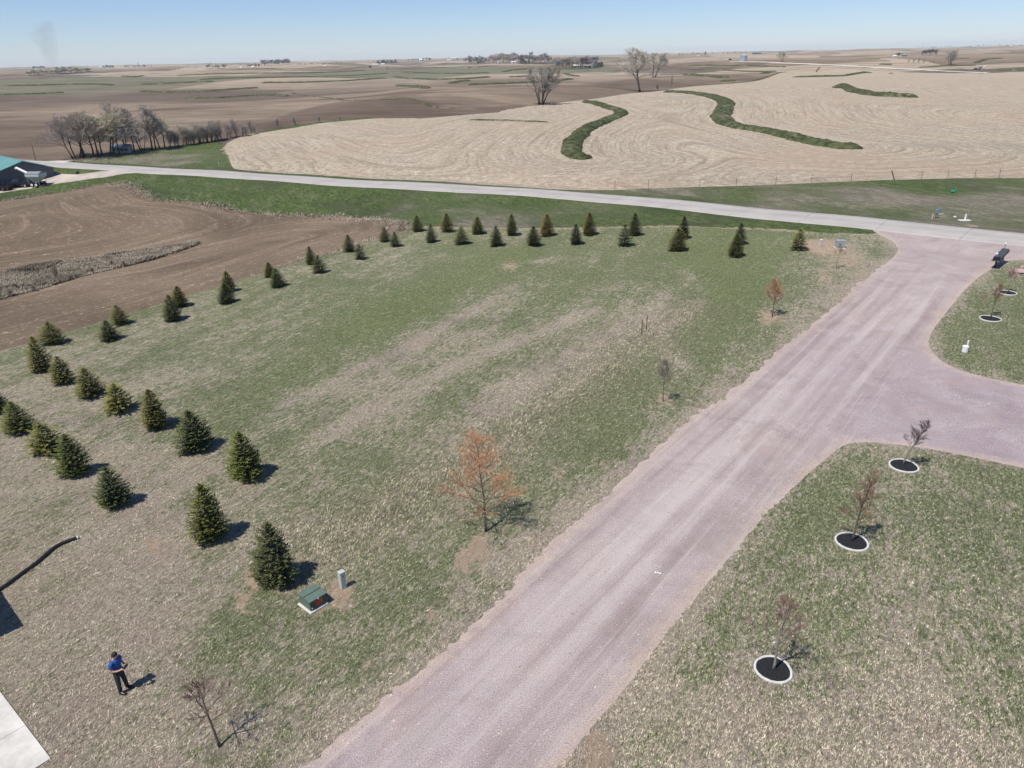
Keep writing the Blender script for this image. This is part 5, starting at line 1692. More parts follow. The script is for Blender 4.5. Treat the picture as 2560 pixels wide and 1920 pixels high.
CWL = [(320, 704, 165, 2, 1.15, (.22, .19, .175), 'greyish clump of leaning cottonwood trunks at the left end of the belt'),
       (400, 690, 200, 1, .8, (.25, .23, .16), 'slim cottonwood immediately right of the leftmost clump in the tree belt'),
       (540, 680, 190, 0, 1.1, (.30, .30, .10), 'yellow-green budding cottonwood third from the left in the tree belt'),
       (648, 660, 240, 1, 1.1, (.29, .29, .12), 'budding cottonwood over the left end of the pale trailer in the tree belt'),
       (755, 652, 215, 0, 1.0, (.28, .28, .12), 'cottonwood in front of the middle of the pale trailer in the tree belt'),
       (872, 640, 260, 1, 1.0, (.30, .29, .11), 'short yellow-green cottonwood at the right end of the pale trailer'),
       (965, 624, 95, 0, .95, (.26, .25, .17), 'tallest cottonwood of the tree belt, with a forked dark trunk'),
       (1060, 610, 135, 1, .9, (.23, .205, .18), 'grey cottonwood just right of the tallest one in the tree belt'),
       (1165, 592, 295, 2, 1.0, (.22, .195, .18), 'low dark forked tree between the tall cottonwoods of the belt'),
       (1290, 588, 110, 1, 1.0, (.235, .21, .18), 'tall grey cottonwood right of the low forked tree in the belt'),
       (1385, 574, 105, 0, .85, (.25, .235, .17), 'tall cottonwood with bare upright limbs near the right end of the belt'),
       (1450, 560, 235, 1, 1.2, (.31, .32, .10), 'yellow-green cottonwood at the right end of the tree belt')]
for bx, by, ty, var, wx, lc, lab in CWL:
    b = W(*zb((bx, by)))
    H = rise(b, *zb((bx, ty))) * 1.05
    wild('cottonwood_tree', b, H * 1.05, var, wx * 1.35, tuple(q * 1.2 for q in GRY), lc, lab, 'cottonwoods of the tree belt beyond the road')
for i in range(6):
    qx, qy = 430 + i * 180 + rnd.uniform(-20, 20), 684 - i * 19
    b = W(*zb((qx, qy - 6)))
    H = rise(b, *zb((qx, rnd.uniform(150, 290))))
    wild('cottonwood_tree', b, H, i % 2, 1.5, (.25, .23, .215), (.25, .24, .19), 'pale grey leafless tree standing in the rear of the tree belt', 'rear row of the tree belt beyond the road')
TH = [(1520 + i * 52 + rnd.uniform(-14, 14), 556 - i * 7.2) for i in range(13)]
def zc7(p): return (397.5 + p[0] * .168, 233.3 + p[1] * .168)
pts_ = [zb(p) for p in TH] + [zc7((60 + i * 62 + rnd.uniform(-16, 16), 474 - i * 10.2)) for i in range(15)]
for i, q in enumerate(pts_):
    b = W(*q)
    H = rise(b, q[0], q[1] - rnd.uniform(30, 46) * (1.0 if i < 24 else .7))
    wild('brush_clump', b, H, 4, rnd.uniform(.8, 1.25), (.20, .175, .165), (.235, .215, .165), 'leafless grey-brown brush in the thicket between cottonwoods and stubble field',
         'brush clumps of the thicket behind the pasture', cat='brush', parts=3)
for (x, y, t, wx, c_, lab) in ((1200, 250, 130, .8, (.24, .21, .24), 'small purplish leafless shrub alone on the far edge of the stubble field'),
                               (1435, 222, 95, 1.2, (.36, .34, .35), 'pale silvery round shrub on the far edge of the stubble field'),
                               (1745, 182, 95, 1.2, (.31, .29, .29), 'pale grey shrub right of the silvery one on the far edge of the stubble'),
                               (2010, 158, 105, 1.3, (.22, .22, .17), 'low olive shrub where the grass strip meets the stubble field crest')):
    b = W(*zc7((x, y)))
    wild('shrub', b, rise(b, *zc7((x, t))), 4, wx, c_, c_, lab, None, cat='shrub')
# solitary large trees
for (bx, by, ty, var, wx, tc, lc, nm, lab) in (
        (1167, 226.5, 141, 3, 1.75, (.25, .23, .215), (.255, .25, .19), 'cottonwood_tree', 'many-stemmed big cottonwood standing at the far edge of the stubble field'),
        (1382, 198.5, 115, 0, 1.85, (.245, .225, .205), (.26, .255, .18), 'cottonwood_tree', 'big cottonwood with a forked trunk on the crest of the stubble field'),
        (1412, 167, 114, 2, 1.9, (.22, .205, .19), (.25, .25, .16), 'cottonwood_tree', 'dense cottonwood farther off, just right behind the forked one'),
        (1421, 196, 178, 4, 1.0, (.21, .19, .18), (.24, .235, .17), 'shrub', 'small bushy tree at the right foot of the forked cottonwood'),
        (1450, 190, 163, 1, .8, (.24, .22, .20), (.26, .25, .18), 'bare_tree', 'thin small tree right of the big cottonwoods, above the long terrace'),
        (1690, 133.5, 111, 2, 1.35, (.20, .195, .165), (.25, .26, .17), 'bare_tree', 'grey-green bushy tree right of the grain bin'),
        (2052, 139.5, 107, 4, 1.55, (.22, .20, .19), (.23, .22, .18), 'bare_tree', 'large spreading grey tree beyond the country lane at upper right')):
    b = W(bx, by)
    wild(nm, b, rise(b, bx, ty) * 1.03, var, wx, tc, lc, lab, None, cat='tree' if nm != 'shrub' else 'shrub')
for i, (bx, by, ty) in enumerate([(1962, 136, 126), (1972, 136.5, 124), (1983, 137, 123), (1994, 137, 124), (2008, 137.5, 127), (2016, 137.6, 128)]):
    b = W(bx, by)
    wild('bare_tree', b, rise(b, bx, ty), 4, .8, (.24, .22, .205), (.24, .23, .20), 'small leafless tree of the low row left of the large spreading grey tree', 'row of small leafless trees beyond the lane', cat='tree')

# brush and shrubs in the weedy draw
def zw(p): return (p[0] * .21874, 518.4 + p[1] * .21874)
for (x, y, t, wx, c_, lab) in ((560, 400, 235, .62, (.25, .205, .16), 'tall brown bare bush in the weedy draw of the ploughed field'),
                               (1115, 262, 205, 1.3, (.15, .115, .09), 'dark domed bush in the draw, left of a matching one'),
                               (1240, 262, 205, 1.2, (.15, .11, .085), 'dark domed bush in the draw, the right one of the two alike'),
                               (930, 330, 275, 1.3, (.13, .095, .08), 'low dark bush in the draw, below left of the two domed ones'),
                               (1455, 222, 185, 1.2, (.19, .145, .12), 'small reddish-brown bush near the right end of the weedy draw'),
                               (180, 480, 430, 1.8, (.13, .115, .105), 'low dark tangle of brush at the left end of the draw'),
                               (90, 560, 480, 1.6, (.20, .155, .13), 'brown brush in front of the dark tangle, left end of the draw'),
                               (320, 510, 440, 1.6, (.19, .15, .12), 'brown brush between the dark tangle and the tall bush in the draw'),
                               (700, 395, 340, 1.5, (.16, .125, .115), 'purplish low brush right of the tall brown bush in the draw'),
                               (10, 590, 500, 1.2, (.12, .095, .085), 'dark brush cut by the left edge at the draw')):
    b = W(*zw((x, y)))
    wild('shrub', b, rise(b, *zw((x, t))) * 1.05, 4, wx, c_, tuple(q * 1.15 for q in c_), lab, None, cat='shrub')
# tall dead grass of the draw and of rough banks
def reeds(n, seed):
    g_ = np.random.default_rng(seed)
    D_ = np.array(DENSE['weedy_draw'])
    lo, hi = D_.min(0), D_.max(0)
    P = lo + (hi - lo) * g_.random((n, 2))
    P = P[inside(P, D_)]
    P = P[np.hypot(P[:, 0], P[:, 1]) < 150]
    be = resample([(q[0], q[1]) for q in BROWN[1:24]], .5)
    sel = be[g_.integers(0, len(be), 3500)] + g_.normal(0, .8, (3500, 2))
    P = np.vstack([P, sel[np.hypot(sel[:, 0], sel[:, 1]) < 190]])
    n = len(P)
    z = hgt(P[:, 0], P[:, 1])
    V = []
    for b in range(2):
        az = g_.normal(R(30), .9, n)
        h_ = g_.uniform(.10, .38, n) * (.6 + .6 * (np.sin(P[:, 0] * .5) * np.sin(P[:, 1] * .43) > 0))
        ln = h_ * g_.uniform(.3, 1.6, n)
        wd = g_.uniform(.03, .09, n)
        dx, dy = np.cos(az), np.sin(az)
        V.append(np.stack([np.column_stack([P[:, 0] - dy * wd, P[:, 1] + dx * wd, z - .02]), np.column_stack([P[:, 0] + dy * wd, P[:, 1] - dx * wd, z - .02]),
                           np.column_stack([P[:, 0] + dx * ln, P[:, 1] + dy * ln, z + h_])], 1))
    V = np.concatenate(V, 0).reshape(-1, 3)
    tt = np.tile(np.repeat(np.clip(g_.normal(.5, .22, n), 0, 1), 3), 2)
    g = G('dead_grass', 0.9, 0.15)
    t = g.attr('tint')
    big = g.noise(g.pos(), .25, 3, .6)
    c = g.mx((.12, .10, .08), (.46, .41, .33), g.ma('ADD', g.ma('MULTIPLY', t, .6), g.rm(big, .35, .65, -.15, .45)))
    o = fast_mesh('dead_grass', V, np.arange(len(V)).reshape(-1, 3), g.done(c), dict(tint=tt))
    tag(o, 'matted dead grass along the draw and field edge', 'grass', kind='stuff')
reeds(60000, 3)

# ---------------------------------------------------------------- farmyard at the left
R0 = at_px(138, 439)
def lv(x, y): q = flat(x / K, y / K, R0.z); return Vector((q[0], q[1], R0.z))
R0 = lv(138, 439); L0 = lv(0, 454.5); pk = lv(66, 447)
ux = Vector((L0.x - R0.x, L0.y - R0.y)).normalized()
half = (Vector((pk.x - R0.x, pk.y - R0.y))).length
ev = rise(R0, 133.5 / K, 418 / K); ph = rise(pk, 56 / K, 403 / K)
ub = Vector((-ux.y, ux.x))
if ub.y < 0: ub = -ub
BL = 32.0
zb0 = min(R0.z, L0.z) - .1
e = empty('machine_shed', (R0.x, R0.y, zb0), 'dark grey metal shed with a teal-green roof, cut by the left picture edge', 'shed')
def bp(a, b, z): q = ux * a + ub * b; return (q.x, q.y, z)
w2 = 2 * half
m = MB().add([bp(0, 0, -.4), bp(w2, 0, -.4), bp(w2, 0, ev), bp(half, 0, ph), bp(0, 0, ev), bp(0, BL, -.4), bp(w2, BL, -.4), bp(w2, BL, ev), bp(half, BL, ph), bp(0, BL, ev)],
             [(0, 1, 2, 3, 4), (9, 8, 7, 6, 5), (0, 4, 9, 5), (1, 6, 7, 2), (0, 5, 6, 1)])
m.build('wall', M['barn_wall'], e)
sl_ = (ph - ev) / half
for a0, z0, a1, z1_ in ((-.45, ev - .45 * sl_ + .06, half, ph + .06), (half, ph + .06, w2 + .45, ev - .45 * sl_ + .06)):
    m = MB().add([bp(a0, -.4, z0), bp(a1, -.4, z1_), bp(a1, BL + .4, z1_), bp(a0, BL + .4, z0), bp(a0, -.4, z0 + .12), bp(a1, -.4, z1_ + .12), bp(a1, BL + .4, z1_ + .12), bp(a0, BL + .4, z0 + .12)],
                 [(0, 1, 2, 3), (4, 7, 6, 5), (0, 4, 5, 1), (1, 5, 6, 2), (2, 6, 7, 3), (3, 7, 4, 0)])
    m.build('roof', M['teal_roof'], e)
for k_ in range(1, 12):
    a_ = w2 * k_ / 12
    zt_ = ev + (ph - ev) * (1 - abs(a_ - half) / half)
    q = ux * a_ - ub * .02
    MB().box((q.x, q.y, zt_ / 2 - .1), (.07, .05, zt_ - .1), math.atan2(ux.y, ux.x)).build('siding_rib', M['barn_wall'], e)

def wheel(parent, c, r, wd, hub='white', axis='y'):
    d = Vector((0, wd / 2, 0)) if axis == 'y' else Vector((wd / 2, 0, 0))
    c = Vector(c)
    o = MB().tube([c - d, c - d * .8, c + d * .8, c + d], [r * .9, r, r, r * .9], 14).build('wheel', M['rubber'], parent)
    MB().tube([c - d * 1.04, c + d * 1.04], r * .55, 10).build('rim', M[hub], o)
    return o
def pickup(loc, rz, label):
    e = empty('pickup_truck', loc, label, 'pickup truck', None, rz)
    body = MB()
    prof = [(-2.75, .50), (-2.78, .95), (-2.70, 1.12), (-.95, 1.14), (-.60, 1.16), (.95, 1.12), (2.35, 1.02), (2.62, .90), (2.66, .50)]
    v = []
    for yy in (-.96, .96): v += [(x, yy * (1 if z < 1 else .96), z) for x, z in prof]
    n = len(prof)
    body.add(v, [tuple(range(n)), tuple(range(2 * n - 1, n - 1, -1))] + [(i, n + i, n + (i + 1) % n, (i + 1) % n) for i in range(n)])
    body.build('body', M['black_paint'], e)
    cab = MB().add([(-.75, -.90, 1.13), (1.25, -.90, 1.10), (1.25, .90, 1.10), (-.75, .90, 1.13), (-.60, -.72, 1.78), (.45, -.72, 1.80), (.45, .72, 1.80), (-.60, .72, 1.78)],
                   [(0, 3, 2, 1), (4, 5, 6, 7), (0, 1, 5, 4), (1, 2, 6, 5), (2, 3, 7, 6), (3, 0, 4, 7)]).build('cab', M['black_paint'], e)
    MB().add([(1.18, -.78, 1.16), (1.18, .78, 1.16), (.52, .66, 1.74), (.52, -.66, 1.74)], [(0, 1, 2, 3)]).build('windscreen', M['glass'], cab)
    for s_ in (-1, 1):
        MB().add([(-.58, .905 * s_, 1.20), (.95, .905 * s_, 1.20), (.42, .765 * s_, 1.70), (-.52, .765 * s_, 1.70)], [(0, 1, 2, 3)]).build('side_window', M['glass'], cab)
        MB().box((2.64, .72 * s_, .84), (.06, .34, .16)).build('headlight', M['white'], e)
    MB().box((-1.75, 0, 1.10), (1.55, 1.55, .12)).build('bed', M['rubber'], e)
    MB().box((2.70, 0, .56), (.14, 1.85, .18)).build('bumper', M['grey_metal'], e)
    for xx in (-1.75, 1.72):
        for yy in (-.86, .86): wheel(e, (xx, yy, .40), .41, .28, 'grey_metal')
    return e
p = at_px(50, 468)
q = at_px(88, 466)
hd = math.atan2(p.y - q.y, p.x - q.x)
pickup(tuple(p), hd + .15, 'black pickup truck parked in front of the dark metal shed')
def grain_cart(loc, rz, label, sc=1.0, flip=1):
    e = empty('grain_cart', loc, label, 'grain cart', None, rz)
    e.scale = (sc, sc, sc)
    MB().add([(-.5, -.5, 1.0), (.5, -.5, 1.0), (.5, .5, 1.0), (-.5, .5, 1.0), (-1.6, -1.25, 2.2), (1.6, -1.25, 2.2), (1.6, 1.25, 2.2), (-1.6, 1.25, 2.2), (-1.6, -1.25, 2.75), (1.6, -1.25, 2.75), (1.6, 1.25, 2.75), (-1.6, 1.25, 2.75)],
             [(0, 3, 2, 1), (0, 1, 5, 4), (1, 2, 6, 5), (2, 3, 7, 6), (3, 0, 4, 7), (4, 5, 9, 8), (5, 6, 10, 9), (6, 7, 11, 10), (7, 4, 8, 11), (8, 9, 10, 11)]).build('hopper', M['pale_green'], e)
    MB().add([(-1.65, -1.3, 2.78), (1.65, -1.3, 2.78), (1.65, 1.3, 2.78), (-1.65, 1.3, 2.78), (-1.5, 0, 3.15), (1.5, 0, 3.15)], [(0, 1, 5, 4), (2, 3, 4, 5), (1, 2, 5), (3, 0, 4), (0, 3, 2, 1)]).build('tarp', M['grey_roof'], e)
    for xx in (-1.1, 1.1):
        for yy in (-1.0, 1.0): MB().tube([(xx, yy, .45), (xx * 1.3, yy * 1.2, 2.3)], .07, 5).build('leg', M['grey_metal'], e)
    MB().box((0, 0, .62), (4.4, .3, .22)).box((0, 0, .55), (.3, 2.3, .2)).build('frame', M['black_paint'], e)
    for xx in (-.5, .5):
        for yy in (-1.15, 1.15): wheel(e, (xx, yy, .5), .5, .35)
    MB().tube([(1.3 * flip, -.9, 1.6), (2.6 * flip, -1.0, 2.6), (5.0 * flip, -1.1, 3.75)], [.28, .27, .25], 10).build('auger', M['white'], e)
    MB().tube([(5.0 * flip, -1.1, 3.75), (5.3 * flip, -1.1, 3.5)], [.27, .2], 10).build('spout', M['white'], e)
    return e
p = at_px(97, 466)
grain_cart(tuple(p), hd + .05, 'pale grain cart with a raised white auger standing behind the black pickup', .92)
p = at_px(4, 476)
e = empty('flat_trailer', tuple(p), 'low dark machine cut by the left picture edge in the farmyard', 'farm machine', None, hd)
MB().box((0, 0, .75), (4.6, 1.9, .25)).build('deck', M['black_paint'], e)
MB().box((1.2, 0, 1.35), (1.2, 1.6, 1.0), 0, .8).build('engine_cover', M['charcoal'], e)
for xx in (-1.3, 1.3):
    for yy in (-.9, .9): wheel(e, (xx, yy, .42), .42, .3, 'rust')
p = at_px(193, 433.5)
o = MB().ball((0, 0, .25), .32, 9, 6).build('field_stone', M['charcoal']); o.location = p
tag(o, 'small dark rounded object beside the farm lane near the shed', 'stone')
# power pole
b = W(76.6, 347.8)
H = rise(b, 69, 311.5)
e = empty('power_pole', tuple(b), 'leaning timber power pole behind the shed at the left', 'power pole')
MB().tube([(0, 0, -.3), (.1, 0, H * .5), (.12, 0, H)], [.16, .13, .10], 8).build('pole', M['wood'], e)
MB().box((.12, 0, H - .35), (1.5, .1, .1)).build('crossarm', M['wood'], e)
# trailer behind the cottonwoods
b = W(*zb((790, 655)))
Lw = span(b, 38)
e = empty('trailer_house', (b.x, b.y + 6, gz(b.x, b.y + 6) - .6), 'pale blue-grey trailer house half hidden behind the cottonwood trunks', 'trailer house', None, .1)
MB().box((0, 0, 1.2), (Lw, 3.2, 2.1)).build('wall', M['grey_metal'], e)
MB().add([(-Lw / 2 - .2, -1.8, 2.24), (Lw / 2 + .2, -1.8, 2.24), (Lw / 2 + .2, 1.8, 2.24), (-Lw / 2 - .2, 1.8, 2.24), (-Lw / 2 - .2, 0, 2.9), (Lw / 2 + .2, 0, 2.9)],
         [(0, 1, 5, 4), (2, 3, 4, 5), (1, 2, 5), (3, 0, 4), (0, 3, 2, 1)]).build('roof', M['blue_roof'], e)
for k_ in range(4):
    MB().box((-Lw / 2 + (k_ + .7) * Lw / 4.4, -1.62, 1.4), (.9, .05, .8)).build('window', M['glass'], e)

# small stake in the pasture
b = W(*zc7((455, 755)))
o = MB().tube([(0, 0, -.1), (0, 0, 1.0)], .07, 6).build('marker_stake', M['white_edge']); o.location = b
tag(o, 'short white stake in the pasture by the road, left of the stubble field', 'stake')

# ---------------------------------------------------------------- far farmsteads
def far_tree_mesh(seed, conifer=False):
    r_ = random.Random(seed)
    V = []; F_ = []; T = []
    lob = [(r_.uniform(-.25, .25), r_.uniform(-.25, .25), r_.uniform(.5, .85), r_.uniform(.16, .28)) for _ in range(6)]
    for i in range(520 if not conifer else 420):
        if conifer:
            z = r_.random() ** .8
            rr = .30 * (1 - z) ** .7 * r_.uniform(.5, 1)
            a = r_.uniform(0, 6.28)
            c = Vector((rr * math.cos(a), rr * math.sin(a), .03 + .95 * z))
        else:
            l = r_.choice(lob)
            d = Vector((r_.gauss(0, 1), r_.gauss(0, 1), r_.gauss(0, 1))).normalized() * l[3] * r_.random() ** .4
            c = Vector((l[0], l[1], l[2])) + d
        a = Vector((r_.gauss(0, 1), r_.gauss(0, 1), r_.gauss(0, 1))).normalized() * r_.uniform(.03, .065)
        b = a.orthogonal().normalized() * r_.uniform(.016, .036)
        n = len(V)
        V += [c - a, c + b, c + a, c - b]
        F_.append((n, n + 1, n + 2, n + 3))
        T += [r_.random()] * 4
    me = bpy.data.meshes.new('crown')
    me.from_pydata(V, [], F_)
    me.materials.append(M['leafbud'])
    me.attributes.new('tint', 'FLOAT', 'POINT').data.foreach_set('value', np.array(T, np.float32))
    t = MB()
    t.tube([(0, 0, -.03), (0, 0, .45), (0.02, 0, .8)], [.022, .016, .005], 5)
    for k_ in range(5): t.tube([(0, 0, .3 + .06 * k_), (.22 * math.cos(k_ * 2.4), .22 * math.sin(k_ * 2.4), .6 + .06 * k_)], [.010, .004], 4)
    mt = bpy.data.meshes.new('trunk')
    mt.from_pydata(t.v, [], t.f)
    mt.materials.append(M['bark_dark'])
    return me, mt
FT = [far_tree_mesh(i + 70) for i in range(4)]
FC = [far_tree_mesh(80, True), far_tree_mesh(81, True)]
def far_tree(dx, dy, hpx, wx, col, label, group, conifer=False):
    b = W(dx, dy)
    H = span(b, hpx)
    crown, trunk = rnd.choice(FC if conifer else FT)
    e = empty('conifer_tree' if conifer else 'bare_tree', tuple(b), label, 'tree', group, rnd.uniform(0, 6.28))
    for me_, nm in ((trunk, 'trunk'), (crown, 'crown')):
        o = bpy.data.objects.new(nm, me_)
        COL.objects.link(o)
        o.parent = e
        o.scale = (H * wx, H * wx, H)
        o.color = (*[c_ * rnd.uniform(.85, 1.12) for c_ in col], 1)
BR, PU, GG, DKC = (.30, .26, .235), (.28, .255, .27), (.34, .34, .24), (.075, .095, .075)
def grove(x0, x1, y0, y1, hpx, n, col, label, group, conifer=False, wx=.9):
    for i in range(n):
        t = (i + rnd.uniform(.1, .9)) / n
        far_tree(x0 + (x1 - x0) * t, y0 + (y1 - y0) * t + rnd.uniform(-.6, .6), hpx * rnd.uniform(.85, 1.25), wx * rnd.uniform(1.1, 1.6), col, label, group, conifer)
grove(1003, 1060, 138, 138, 13, 9, PU, 'leafless tree of the purple-grey grove round the white farm buildings', 'left grove of the central farmstead')
grove(1060, 1190, 137, 137, 16, 17, BR, 'leafless tree of the tall brown grove, central farmstead on the skyline', 'right grove of the central farmstead', False, 1.15)
grove(1090, 1115, 130, 129, 13, 3, GG, 'greenish taller tree in the middle of the central farmstead grove', 'green trees of the central farmstead')
far_tree(1148, 128, 16, .8, PU, 'tallest leafless tree on the skyline above the central farmstead', None)
grove(1028, 1046, 137.5, 137.5, 8, 3, DKC, 'dark evergreen of the left cluster at the central farmstead', 'left evergreens of the central farmstead', True, 1.4)
grove(1122, 1145, 138.5, 138.5, 9, 4, DKC, 'dark evergreen of the right cluster at the central farmstead', 'right evergreens of the central farmstead', True, 1.4)
grove(1198, 1292, 146, 145.5, 19, 16, PU, 'leafless tree of the wide grey grove above the stubble field crest', 'grey grove of the right farmstead')
grove(1230, 1285, 139, 138, 10, 6, BR, 'leafless tree at the back of the wide grey grove', 'back row of the right farmstead grove')
grove(1287, 1302, 146, 145.5, 11, 3, DKC, 'dark evergreen at the right end of the wide grey grove', 'evergreens of the right farmstead', True, 1.5)
grove(1232, 1276, 147.5, 147, 6, 6, DKC, 'low dark evergreen in front of the wide grey grove', 'low evergreens of the right farmstead', True, 1.6)
grove(565, 627, 143.5, 139.5, 11.5, 12, PU, 'leafless tree of the purple-grey skyline grove, left of centre', 'skyline grove left of centre')
grove(532, 562, 146, 145, 7, 5, BR, 'small tree left of the purple-grey skyline grove', 'small trees beside the skyline grove')
grove(444, 490, 149, 147.5, 8, 8, GG, 'pale green-grey tree of the low grove on the left skyline', 'low grove on the left skyline')
grove(62, 166, 162.5, 157, 9.5, 26, GG, 'bushy grey-green tree of the long hedge at far left', 'long hedge at far left', False, 1.5)
grove(166, 198, 157, 153.5, 8, 6, GG, 'paler bushy tree at the right end of the long far-left hedge', 'end of the far-left hedge', False, 1.5)
grove(70, 100, 150.5, 150, 6, 7, PU, 'bluish tree of the small skyline clump above the far-left hedge', 'skyline clump above the hedge')
grove(118, 155, 151, 150.5, 6, 7, PU, 'bluish tree of the second skyline clump, right of the first', 'second skyline clump above the hedge')
grove(222, 246, 146, 145.5, 4.5, 6, DKC, 'dark evergreen of the short windbreak on the left skyline', 'short windbreak on the left skyline', True, 1.5)
grove(267, 312, 146.5, 146, 5, 9, PU, 'bluish tree of the long low windbreak on the left skyline', 'long low windbreak on the left skyline')
grove(812, 856, 138.5, 136.5, 6.5, 9, DKC, 'dark evergreen of the windbreak behind two white farm buildings', 'windbreak behind two white buildings', True, 1.6)
grove(795, 850, 134.5, 133.5, 3.5, 8, PU, 'small bluish tree of the faint skyline belt', 'faint skyline belt left of centre')
grove(880, 935, 133.5, 131.5, 6, 9, PU, 'bluish tree of the windbreak by the white barn on the skyline', 'windbreak by the skyline barn')
grove(1488, 1620, 117.5, 115.5, 3.5, 10, PU, 'small bluish tree of the skyline belt behind the grain bin', 'skyline belt behind the grain bin')
grove(1385, 1480, 120.5, 119, 3, 9, PU, 'small bluish tree of the thin skyline belt right of centre', 'thin skyline belt right of centre')
grove(1990, 2026, 119.5, 119, 11, 8, PU, 'bluish-purple tree of the dark block left of the large spreading tree', 'dark block of trees at upper right')
grove(1935, 1950, 119.5, 119, 5, 4, DKC, 'dark evergreen beside the small farm at upper right', 'evergreens at the upper right farm', True, 1.3)
grove(1975, 2100, 103.3, 102.3, 3, 16, PU, 'small bluish tree of the upper right skyline', 'upper right skyline trees')
grove(2105, 2212, 100.8, 99.5, 3.2, 14, PU, 'small bluish tree of the skyline at the right edge', 'right edge skyline trees')
grove(640, 740, 140.3, 138.5, 3, 12, PU, 'small bluish tree of the distant skyline belt, left of centre', 'distant skyline belt left of centre')
grove(350, 440, 147, 146.5, 2.5, 9, PU, 'small bluish tree of the distant skyline belt at left', 'distant skyline belt at left')
far_tree(800, 151.5, 9, 1.1, BR, 'small bare tree in the plough land below two white buildings, left one', None)
far_tree(836, 151.5, 8, .9, BR, 'small bare tree in the plough land below two white buildings, right one', None)
far_tree(1523.5, 118.5, 7, 1.2, DKC, 'round dark tree on the skyline left of the grain bin', None, True)
def farm_building(dx, dy, wpx, hpx, wall, roof, label, rz=0.0, deep=.6, door=True, cat='farm building'):
    b = W(dx, dy)
    Wd = span(b, wpx); Hh = span(b, hpx)
    D_ = Wd * deep
    e = empty('farm_building', tuple(b), label, cat, None, rz)
    ez = Hh * .62
    MB().add([(-Wd / 2, -D_ / 2, -1), (Wd / 2, -D_ / 2, -1), (Wd / 2, D_ / 2, -1), (-Wd / 2, D_ / 2, -1), (-Wd / 2, -D_ / 2, ez), (Wd / 2, -D_ / 2, ez), (Wd / 2, D_ / 2, ez), (-Wd / 2, D_ / 2, ez), (-Wd / 2, 0, Hh * .97), (Wd / 2, 0, Hh * .97)],
             [(0, 1, 5, 4), (2, 3, 7, 6), (1, 2, 6, 9, 5), (3, 0, 4, 8, 7)]).build('wall', M[wall], e)
    o = .05 * Wd
    for s_ in (-1, 1):
        MB().add([(-Wd / 2 - o, s_ * (D_ / 2 + o), ez - .12 * Hh * .2), (Wd / 2 + o, s_ * (D_ / 2 + o), ez - .12 * Hh * .2), (Wd / 2 + o, 0, Hh), (-Wd / 2 - o, 0, Hh),
                  (-Wd / 2 - o, s_ * (D_ / 2 + o), ez + .25), (Wd / 2 + o, s_ * (D_ / 2 + o), ez + .25), (Wd / 2 + o, 0, Hh + .3), (-Wd / 2 - o, 0, Hh + .3)],
                 [(0, 1, 2, 3), (4, 5, 6, 7), (0, 1, 5, 4), (1, 2, 6, 5), (2, 3, 7, 6), (3, 0, 4, 7)]).build('roof', M[roof], e)
    if door: MB().box((Wd * .2, -D_ / 2 - .05, ez * .38), (Wd * .16, .1, ez * .76)).build('door', M['grey_roof'], e)
    MB().box((-Wd * .2, -D_ / 2 - .05, ez * .5), (Wd * .12, .1, ez * .3)).build('window', M['glass'], e)
FB = [(1077.5, 135.5, 6, 4.5, 'white_wall', 'white_wall', 'small white farm building in the left part of the central grove', .3), (1109, 137, 9, 4.5, 'white_wall', 'white_wall', 'white farm building in the middle of the central grove', 0),
      (1148, 127.5, 9, 3.2, 'white_wall', 'white_wall', 'white building high behind the central grove', 0), (1245, 145.8, 13, 5.5, 'grey_metal', 'white_edge', 'pale-roofed shed in front of the wide grey grove', .1),
      (1268, 146.5, 15, 6, 'barn_wall', 'grey_roof', 'long dark shed in front of the wide grey grove', 0), (1286, 144.8, 10, 5, 'white_wall', 'white_wall', 'bright white farm building at the right end of the grey grove', .1),
      (911, 132.5, 11, 5, 'white_wall', 'white_wall', 'white barn on the skyline by the bluish windbreak', .2), (983, 127.5, 15, 2.8, 'white_wall', 'white_wall', 'long low white building on the skyline near the dark silo', 0),
      (970, 131.5, 9, 2.6, 'white_wall', 'white_wall', 'low white building left below the dark silo', 0), (811.5, 141.5, 12, 3.2, 'white_wall', 'white_wall', 'long white farm building, left of two in front of the dark windbreak', 0),
      (827, 141, 7, 3.6, 'white_wall', 'white_wall', 'white farm building, right of two in front of the dark windbreak', .1), (479, 149.8, 6, 3.2, 'white_wall', 'grey_roof', 'tiny white house under the low grove on the left skyline', 0),
      (521, 148, 4.5, 3.6, 'white_wall', 'white_wall', 'tiny white house standing alone on the left skyline', 0), (546, 146.8, 5, 3.8, 'white_wall', 'white_wall', 'small white house beside the purple-grey skyline grove', 0),
      (217.5, 146.3, 4.5, 2.6, 'white_wall', 'white_wall', 'tiny white building left of the short skyline windbreak', 0), (1932, 124, 8, 4, 'white_wall', 'white_wall', 'bright white farm building at upper right, left of a grey roofed one', 0),
      (1951, 122.2, 14, 4.8, 'beige_wall', 'grey_metal', 'grey-roofed farm building at upper right', .15), (1994, 102, 5, 2.6, 'white_wall', 'white_wall', 'tiny white building on the upper right skyline', 0),
      (2016, 102.6, 10, 2.4, 'white_wall', 'white_wall', 'long white building on the upper right skyline', 0), (2185, 100, 6, 2.6, 'white_wall', 'white_wall', 'tiny white building on the skyline near the right edge', 0),
      (1567.5, 129.3, 9, 1.8, 'white_wall', 'white_wall', 'low white trailer left of the grain bin', 0), (1634, 116.5, 17, 4.5, 'barn_wall', 'blue_roof', 'blue-roofed farm building behind and right of the grain bin', -.2),
      (702, 143.5, 5, 1.6, 'white_wall', 'white_wall', 'tiny pale building on the brown hill left of centre', 0), (1508, 121, 5, 1.6, 'white_wall', 'white_wall', 'tiny pale building on the skyline between cottonwood and grain bin', 0)]
for a in FB: farm_building(*a[:7], rz=a[7])
